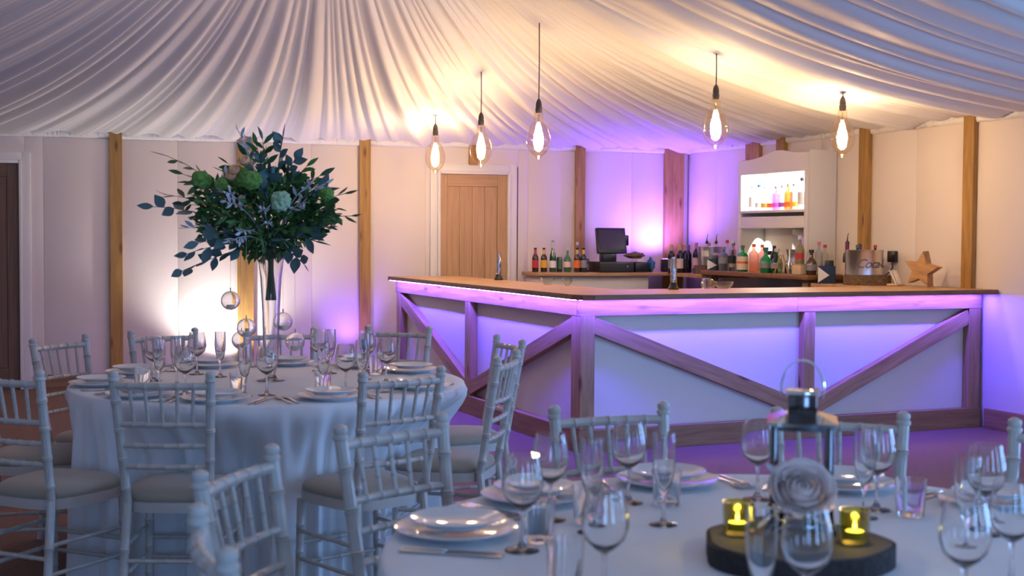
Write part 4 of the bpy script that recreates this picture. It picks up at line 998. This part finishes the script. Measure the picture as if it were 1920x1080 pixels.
# ------------------------------------------------------------------ glassware
def wine_me(h=0.195, r=0.0425):
    return MB().lathe([(0.001, 0.0), (0.036, 0.0), (0.034, 0.003), (0.012, 0.008), (0.0042, 0.02), (0.0038, 0.07), (0.006, 0.082), (0.02, 0.092), (0.036, 0.108), (r, 0.13), (r * 0.985, 0.15), (r * 0.86, 0.178), (r * 0.77, h), (r * 0.75, h), (r * 0.84, 0.178), (r * 0.95, 0.15), (r * 0.96, 0.13), (0.034, 0.11), (0.018, 0.095), (0.001, 0.09)], 28, cap=False).mesh('wine')
def flute_me(h=0.205):
    return MB().lathe([(0.001, 0.0), (0.032, 0.0), (0.03, 0.003), (0.01, 0.008), (0.004, 0.018), (0.0037, 0.055), (0.007, 0.068), (0.017, 0.09), (0.024, 0.12), (0.0265, 0.15), (0.0245, h), (0.0235, h), (0.025, 0.15), (0.022, 0.12), (0.015, 0.092), (0.001, 0.075)], 24, cap=False).mesh('flute')
def tumbler_me(h=0.085):
    return MB().lathe([(0.001, 0.0), (0.029, 0.0), (0.031, 0.003), (0.036, h), (0.034, h), (0.029, 0.012), (0.001, 0.01)], 24, cap=False).mesh('tumbler')
WG, FG, TG = wine_me(), flute_me(), tumbler_me()
GL = []
def across(p): return (p[0] * 0.921 - p[1] * 0.39) / (p[0] * 0.39 + p[1] * 0.921)   # left-to-right order seen from the photographer's side
def glasses(name, me, cat, word, pts, tb):
    T = FTC if tb == 'flower' else NTC; out = []
    for x, y in pts:
        q = Vector((x, y))
        for _ in range(40):      # keep clear of plates and other glasses
            for c_, d_ in [(p_, 0.182) for p_ in PLATES] + [(g_, 0.09) for g_ in GL]:
                if (q - c_).length < d_: q += (q - c_).normalized() * 0.006 + (T - q).normalized() * 0.003
        GL.append(q); out.append(q)
    for i, q in enumerate(sorted(out, key=across)):
        o = ob(name, me, 'glass', None, (q.x, q.y, TZ + 0.001)); o.scale = (1.04, 1.04, 1.04)
        tag(o, '%s, %s on the %s table' % (word, nth(i), tb), cat, '%ses on the %s table' % (name.replace('_', ' '), tb))
glasses('wine_glass', WG, 'wine glass', 'empty wine glass', [(0.783, 6.022), (0.835, 5.452), (1.011, 6.231), (1.147, 5.317), (1.599, 6.203), (1.484, 5.315), (1.794, 6.042), (1.752, 5.596)], 'flower')
glasses('champagne_flute', FG, 'flute', 'empty champagne flute', [(0.763, 5.698), (0.855, 5.817), (1.094, 6.084), (1.075, 5.257), (1.379, 5.202), (1.617, 6.065), (1.581, 5.404), (1.700, 5.762)], 'flower')
glasses('tumbler', TG, 'tumbler', 'short clear tumbler', [(0.703, 5.776), (1.051, 5.303), (1.432, 5.277), (1.818, 6.029)], 'flower')
glasses('wine_glass', WG, 'wine glass', 'empty wine glass', [(1.075, 2.476), (1.254, 2.725), (1.068, 2.082), (1.517, 2.831), (1.844, 2.750), (1.317, 1.814), (2.045, 2.536), (1.608, 1.755), (2.102, 2.234), (1.832, 1.874)], 'lantern')
glasses('champagne_flute', FG, 'flute', 'empty champagne flute', [(1.287, 2.573), (1.476, 2.582), (1.227, 1.815), (1.957, 2.472), (1.907, 2.077)], 'lantern')
glasses('tumbler', TG, 'tumbler', 'short clear tumbler', [(1.092, 2.550), (1.277, 2.707), (1.043, 2.197), (1.592, 2.771), (2.077, 2.484)], 'lantern')

# ------------------------------------------------------------------ log slice, lantern, candles and rose on the front table
log_slice(1.563, 2.19, TZ + 0.002, 0.19, 0.045, 'dark bark-edged log slice under the lantern', mats=('slate_bark', 'slate_cut'))
LZ = TZ + 0.047
ln = thing('lantern', 'polished steel candle lantern with glass sides and ring handle', 'lantern', (1.629, 2.266, LZ), R(-22.95 - 12)); ln.scale = (0.96, 0.96, 0.96)
hw, H = 0.068, 0.235
ob('base', MB().bbox((0, 0, 0.008), (2 * hw + 0.012, 2 * hw + 0.012, 0.016), 0.003), 'lantern_metal', ln)
for sx_ in (-1, 1):
    for sy_ in (-1, 1): ob('corner_post', MB().bbox((sx_ * (hw - 0.009), sy_ * (hw - 0.009), H / 2 + 0.012), (0.018, 0.018, H - 0.02), 0.002), 'lantern_metal', ln)
for q in (-1, 1):
    for z in (0.022, H - 0.004):
        ob('frame_rail', MB().box((0, q * (hw - 0.006), z), (2 * hw - 0.036, 0.012, 0.014)), 'lantern_metal', ln); ob('frame_rail', MB().box((q * (hw - 0.006), 0, z), (0.012, 2 * hw - 0.036, 0.014)), 'lantern_metal', ln)
    ob('glass_pane', MB().box((0, q * (hw - 0.008), H / 2 + 0.01), (2 * hw - 0.036, 0.002, H - 0.04)), 'pane', ln); ob('glass_pane', MB().box((q * (hw - 0.008), 0, H / 2 + 0.01), (0.002, 2 * hw - 0.036, H - 0.04)), 'pane', ln)
a, b = hw + 0.008, 0.036
ob('roof', MB().add([(-a, -a, H), (a, -a, H), (a, a, H), (-a, a, H), (-a, -a, H + 0.007), (a, -a, H + 0.007), (a, a, H + 0.007), (-a, a, H + 0.007), (-b, -b, H + 0.022), (b, -b, H + 0.022), (b, b, H + 0.022), (-b, b, H + 0.022)],
   [(0, 3, 2, 1), (0, 1, 5, 4), (1, 2, 6, 5), (2, 3, 7, 6), (3, 0, 4, 7), (4, 5, 9, 8), (5, 6, 10, 9), (6, 7, 11, 10), (7, 4, 8, 11), (8, 9, 10, 11)]).mesh('roof', smooth=False), 'chrome', ln)
ob('chimney', MB().bbox((0, 0, H + 0.042), (0.062, 0.062, 0.046), 0.003), 'lantern_metal', ln); ob('chimney_cap', MB().bbox((0, 0, H + 0.068), (0.074, 0.074, 0.008), 0.003), 'chrome', ln)
ob('ring_handle', MB().tube([(0.046 * math.cos(R(t_)), 0.01 * math.sin(R(t_)), H + 0.075 + 0.062 * math.sin(R(t_))) for t_ in range(-20, 201, 10)], 0.0022, 7), 'chrome', ln)
ob('candle', MB().lathe([(0.028, 0.016), (0.028, 0.09), (0.001, 0.088)], 20), 'wax', ln)
for x, y, lb in ((1.471, 2.266, 'green glass tealight holder left of the lantern, lit'), (1.648, 2.11, 'green glass tealight holder right of the lantern, lit')):
    v = thing('tealight_holder', lb, 'candle holder', (x, y, LZ))
    ob('holder_glass', MB().lathe([(0.001, 0.002), (0.026, 0.002), (0.029, 0.006), (0.031, 0.07), (0.0285, 0.07), (0.026, 0.012), (0.001, 0.009)], 24, cap=False), 'votive_glass', v)
    ob('tealight', MB().lathe([(0.001, 0.012), (0.019, 0.012), (0.019, 0.026), (0.001, 0.026)], 16), 'wax', v)
    ob('flame', MB().lathe([(0.001, 0.028), (0.003, 0.031), (0.0038, 0.036), (0.0022, 0.043), (0.0004, 0.051)], 10), 'flame', v)
    light('tealight_light', 'POINT', (x, y, LZ + 0.048), 0.35, (1.0, 0.8, 0.3), shadow_soft_size=0.006)
def leaf_me(Lg, Wd, cup=0.12, n=4, tip=1.4):
    vs = []; fs = []
    for i in range(n + 1):
        t_ = i / n; wd = Wd * math.sin(PI * t_ ** tip) * 0.5 if 0 < i < n else 0.0008
        z = -cup * Lg * t_ * t_
        vs += [(-wd, Lg * t_, z), (0, Lg * t_, z - wd * 0.25), (wd, Lg * t_, z)]
    for i in range(n):
        for k in range(2): fs.append((3 * i + k, 3 * i + k + 1, 3 * i + 4 + k, 3 * i + 3 + k))
    m = MB(); m.add(vs, fs); return m.mesh('leaf')
def petal_rose(name, label, loc, r, mat, parent=None, rot=(0, 0, 0)):
    o = parent
    if parent is None: o = thing(name, label, 'flower', loc)
    rr = random.Random(3)
    base = (0, 0, 0) if parent is None else loc
    for ring, (n_, rad, top) in enumerate(((2, 0.34, 20), (3, 0.50, 30), (4, 0.66, 42), (4, 0.82, 54), (5, 0.98, 66), (5, 1.08, 80))):
        for k in range(n_):
            a_ = 2 * PI * (k + ring * 0.37) / n_; vs = []; fs = []
            for i in range(7):
                for j in range(7):
                    u, v_ = (j / 6 - 0.5) * 2, i / 6
                    an = a_ + u * PI / n_ * 1.5; ph = R(150) + (R(top) + 0.35 * u * u - R(150)) * v_
                    q_ = r * rad * (0.94 + 0.06 * u + 0.22 * max(0, v_ - 0.8) * 5)
                    vs.append((q_ * math.sin(ph) * math.cos(an), q_ * math.sin(ph) * math.sin(an), q_ * math.cos(ph) * 0.6))
            for i in range(6):
                for j in range(6): fs.append((i * 7 + j, i * 7 + j + 1, i * 7 + j + 8, i * 7 + j + 7))
            m = MB(); m.add(vs, fs); p_ = ob('petal', m.mesh('petal', ang=80), mat, o, base, rot)
    return o
ry = thing('rose_posy', 'pale pink rose with grey-green leaves in front of the lantern', 'flower', (1.556, 2.16, LZ), R(-35))
ob('stem', MB().tube([(0, 0.0, 0.0), (0.004, 0.006, 0.06), (0, 0.0, 0.10)], 0.004, 6), 'stem', ry)
petal_rose('rose', '', (0, 0.006, 0.108), 0.056, 'rose_pale', ry, (R(48), 0, R(10)))
pl_ = leaf_me(0.06, 0.035)
for k, (x, y, z, rx, rz_) in enumerate(((-0.03, -0.01, 0.06, 10, 70), (-0.045, -0.005, 0.05, -20, 110), (0.02, -0.012, 0.04, 0, -60), (-0.03, 0.004, 0.12, 40, 60), (-0.035, -0.015, 0.035, -30, 60))):
    ob('leaf', pl_, 'leaf_silver' if k in (0, 1, 3, 4) else 'leaf_blue', ry, (x, y, z), (R(rx), 0, R(rz_)))

# ------------------------------------------------------------------ tall vase and flowers
vz = TZ + 0.001
VS = thing('tall_vase', 'tall flared clear glass vase at the centre of the flower table', 'vase', (FTC.x, FTC.y, vz)); VS.scale = (0.96, 0.96, 0.945)
ob('vase_glass', MB().lathe([(0.001, 0.002), (0.066, 0.002), (0.066, 0.006), (0.03, 0.014), (0.02, 0.03), (0.026, 0.06), (0.034, 0.10), (0.038, 0.2), (0.042, 0.35), (0.05, 0.5), (0.062, 0.60), (0.07, 0.635), (0.066, 0.634), (0.046, 0.5), (0.038, 0.35), (0.034, 0.2), (0.03, 0.11), (0.02, 0.07), (0.001, 0.06)], 36, cap=False), 'glass_vase', VS)
FA = thing('flower_arrangement', 'large green and white bouquet of eucalyptus, ruscus and blooms in tall vase', 'flowers', (FTC.x, FTC.y, 1.36), R(-22.95 + 4))
PXM = 411.0
def loc2(px, py): return ((px - 509) / PXM, (446 - py) / PXM + 1.45 - 1.36)
rf = random.Random(21)
sm = MB()
for k in range(12):
    a = k * 2 * PI / 12; sm.tube([(0.022 * math.cos(a + 2), 0.022 * math.sin(a + 2), -0.20), (0.012 * math.cos(a), 0.012 * math.sin(a), 0.02), (0.05 * math.cos(a), 0.05 * math.sin(a), 0.12)], 0.0045, 5)
ob('stems', sm, 'stem', FA, label='bunched green stems inside the vase')
LM = dict(euc=[leaf_me(0.075, 0.05, 0.1, 5, 0.8), leaf_me(0.06, 0.044, 0.2, 5, 0.8), leaf_me(0.09, 0.046, 0.05, 5, 0.9)],
          rus=[leaf_me(0.075, 0.024, 0.1, 4, 1.0), leaf_me(0.06, 0.02, 0.25, 4, 1.0)], sil=[leaf_me(0.05, 0.019, 0.1, 3, 0.9), leaf_me(0.042, 0.016, 0.2, 3, 0.9)])
MT = dict(euc='leaf_blue', rus='leaf_dark', sil='leaf_silver')
for k_, lst in LM.items():
    for m_ in lst: m_.materials.append(MATS[MT[k_]])
LM['rus2'] = [m_.copy() for m_ in LM['rus']]
for m_ in LM['rus2']: m_.materials[0] = MATS['leaf_mid']
nleaf = [0]
def sprig(kind, tip, n, start=0.45, y=None, bend=0.0):
    x1, z1 = loc2(*tip); y1 = rf.uniform(-0.24, 0.08) if y is None else y
    b0 = Vector((x1 * 0.12, y1 * 0.15, 0.05)); e = Vector((x1, y1, z1)); mid = Vector((x1 * 0.42, y1 * 0.55, 0.05 + (z1 - 0.05) * 0.62 + 0.06 + bend))
    def P(t): return b0 * (1 - t) ** 2 + mid * (2 * t * (1 - t)) + e * (t * t)
    nm = {'euc': 'eucalyptus_sprig', 'rus': 'ruscus_sprig', 'rus2': 'ruscus_sprig', 'sil': 'silver_sprig'}[kind]
    s = ob(nm, MB().tube([P(t / 6) for t in range(7)], [0.003 - 0.0003 * t for t in range(7)], 5), 'stem' if kind != 'sil' else 'leaf_silver', FA)
    for i in range(n):
        t = start + (1 - start) * (i + 0.6) / n; p = P(min(t, 1)); d = (P(min(1, t + 0.03)) - P(t - 0.03)).normalized()
        q = 1 if i % 2 else -1
        if i == n - 1: q = 0
        ax = Vector((rf.uniform(-0.5, 0.5), rf.uniform(-1, 0.2), rf.uniform(-0.2, 0.9))).normalized()
        sd = d.cross(ax).normalized()
        ydir = (d * (0.75 if q else 1.5) + sd * q * rf.uniform(0.6, 1.1)).normalized(); zd = ydir.cross(sd.cross(ydir) if q == 0 else d).normalized()
        xd = ydir.cross(zd).normalized(); zd = xd.cross(ydir)
        if rf.random() < 0.5: zd, xd = -zd, -xd
        sc = rf.uniform(0.75, 1.15)
        M = Matrix((xd, ydir, zd)).transposed().to_4x4() @ Matrix.Diagonal((sc, sc, sc, 1)); M.translation = p
        me_ = rf.choice(LM[kind]); o = bpy.data.objects.new('leaf', me_); COL.objects.link(o); o.parent = s; o.matrix_local = M; nleaf[0] += 1
for tp, n_, st_, y_ in (((290, 392), 5, 0.62, -0.05), ((348, 512), 10, 0.3, -0.1), ((360, 480), 8, 0.35, -0.15), ((624, 428), 9, 0.4, -0.12), ((600, 455), 8, 0.35, -0.15), ((531, 262), 8, 0.5, 0.02), ((557, 300), 7, 0.5, -0.05),
                        ((612, 360), 6, 0.55, -0.05), ((578, 500), 6, 0.4, -0.12), ((515, 330), 9, 0.4, -0.18), ((385, 460), 7, 0.4, -0.2), ((540, 455), 7, 0.35, -0.2), ((500, 300), 8, 0.4, -0.05)):
    sprig('euc', tp, n_, st_, y_)
for i, (tp, n_) in enumerate((((333, 302), 8), ((345, 330), 7), ((308, 368), 8), ((340, 385), 8), ((668, 408), 8), ((650, 365), 8), ((640, 395), 7), ((488, 278), 9), ((500, 268), 9), ((470, 300), 8), ((580, 315), 9), ((600, 330), 9), ((560, 345), 8), ((430, 310), 8), ((375, 350), 8), ((630, 410), 6))):
    sprig('rus2' if i % 3 == 1 else 'rus', tp, n_, 0.42)
for tp, n_ in (((452, 252), 12), ((462, 275), 10), ((420, 325), 10), ((438, 365), 10), ((445, 385), 10), ((598, 350), 11), ((615, 345), 10), ((585, 385), 9), ((508, 395), 10), ((515, 420), 10), ((450, 455), 8), ((350, 432), 8), ((395, 450), 8), ((470, 440), 7)):
    sprig('sil', tp, n_, 0.62, -0.30 if 400 < tp[0] < 600 and tp[1] > 330 else -0.05)
for tp, y_ in (((400, 385), -0.24), ((425, 410), -0.27), ((460, 420), -0.3), ((480, 385), -0.3), ((520, 365), -0.3), ((555, 410), -0.28), ((575, 430), -0.24), ((545, 435), -0.3), ((500, 450), -0.3), ((430, 440), -0.26)): sprig('rus2', tp, 9, 0.3, y_)
# round blooms and roses
def bloom(px, py, r, mat, y, nm='pompom_bloom'):
    x, z = loc2(px, py); bm = bmesh.new(); bmesh.ops.create_icosphere(bm, subdivisions=3, radius=r)
    for v in bm.verts: v.co *= 1 + rf.uniform(-0.2, 0.12)
    m_ = bpy.data.meshes.new(nm); bm.to_mesh(m_); bm.free(); ob(nm, m_, mat, FA, (x, y, z))
for a in ((395, 345, 0.042, 'bloom_green', -0.2), (458, 338, 0.045, 'bloom_green', -0.12), (488, 346, 0.042, 'bloom_green', -0.26), (541, 384, 0.046, 'bloom_mint', -0.3), (617, 368, 0.032, 'bloom_green', -0.14), (430, 352, 0.03, 'bloom_green', -0.2)): bloom(*a)
for px, py in ((470, 312), (452, 330), (446, 340)):
    x, z = loc2(px, py); r_ = ob('peach_rose', MB().lathe([(0.004, -0.02), (0.022, 0), (0.026, 0.018), (0.018, 0.03), (0.012, 0.02), (0.001, 0.026)], 14), 'rose_peach', FA, (x, -0.17, z), (R(50), 0, 0))
# dense small foliage filling the heart of the bouquet
vs = []; fs = []
for mat_, cnt in (('leaf_dark', 1100), ('leaf_mid', 1300)):
    m = MB()
    for k in range(cnt):
        while True:
            p = Vector((rf.uniform(-1, 1), rf.uniform(-1, 1), rf.uniform(-1, 1)))
            if 0.2 < p.length < 1: break
        if p.z < -0.55: p.x *= 0.6; p.y *= 0.6
        c = Vector((p.x * 0.31 - 0.03, p.y * 0.17, 0.19 + p.z * 0.20))
        d = (Vector((p.x, p.y, p.z * 0.7 + 0.25)) + Vector((rf.uniform(-.7, .7), rf.uniform(-.7, .7), rf.uniform(-.7, .7)))).normalized()
        s_ = d.cross(Vector((rf.uniform(-1, 1), rf.uniform(-1, 1), rf.uniform(-1, 1)))).normalized(); lg = rf.uniform(0.03, 0.06); wd = lg * rf.uniform(0.16, 0.3)
        m.add([c, c + d * lg * 0.45 + s_ * wd, c + d * lg, c + d * lg * 0.45 - s_ * wd], [(0, 1, 2, 3)])
    f_ = ob('filler_foliage', m.mesh('filler', smooth=False), mat_, FA); f_['kind'] = 'stuff'
# hanging glass baubles with tealights
GB = MB()
pr = []
for k in range(0, 25):
    a = -PI / 2 + PI * k / 24; pr.append((max(0.0005, 0.043 * math.cos(a)), 0.043 * math.sin(a)))
GB.lathe(pr + [(r_ * 0.955, z_ * 0.955) for r_, z_ in reversed(pr)], 24, cap=False); GBM = GB.tube([(0, 0, 0.042), (0, 0.004, 0.049), (0, 0.0, 0.056), (0, -0.004, 0.049), (0, 0, 0.042)], 0.0025, 6).mesh('bauble')
TLM = MB().lathe([(0.001, -0.036), (0.019, -0.034), (0.019, -0.02), (0.001, -0.02)], 16).mesh('tealight')
ca, sa = math.cos(R(-18.95)), math.sin(R(-18.95))
for px, py, y_, lb in ((437, 565, -0.05, 'hanging glass bauble highest and farthest left of the vase'), (470, 614, -0.12, 'hanging glass bauble close to the left of the vase'), (452, 641, 0.02, 'hanging glass bauble lowest on the left of the vase'),
                       (530, 606, 0.03, 'hanging glass bauble just right of the vase'), (556, 641, -0.06, 'hanging glass bauble lowest, right of the vase')):
    x, z = loc2(px, py); g = thing('glass_bauble', lb, 'bauble', (FTC.x + ca * x - sa * y_, FTC.y + sa * x + ca * y_, 1.36 + z), 0, 'glass tealight baubles hanging from the bouquet')
    ob('globe', GBM, 'glass', g); ob('tealight', TLM, 'wax', g)
    ob('thread', MB().tube([(0, 0, 0.055), (0, 0, 0.12 - z if z < 0 else 0.1)], 0.0006, 4), 'thread', g)
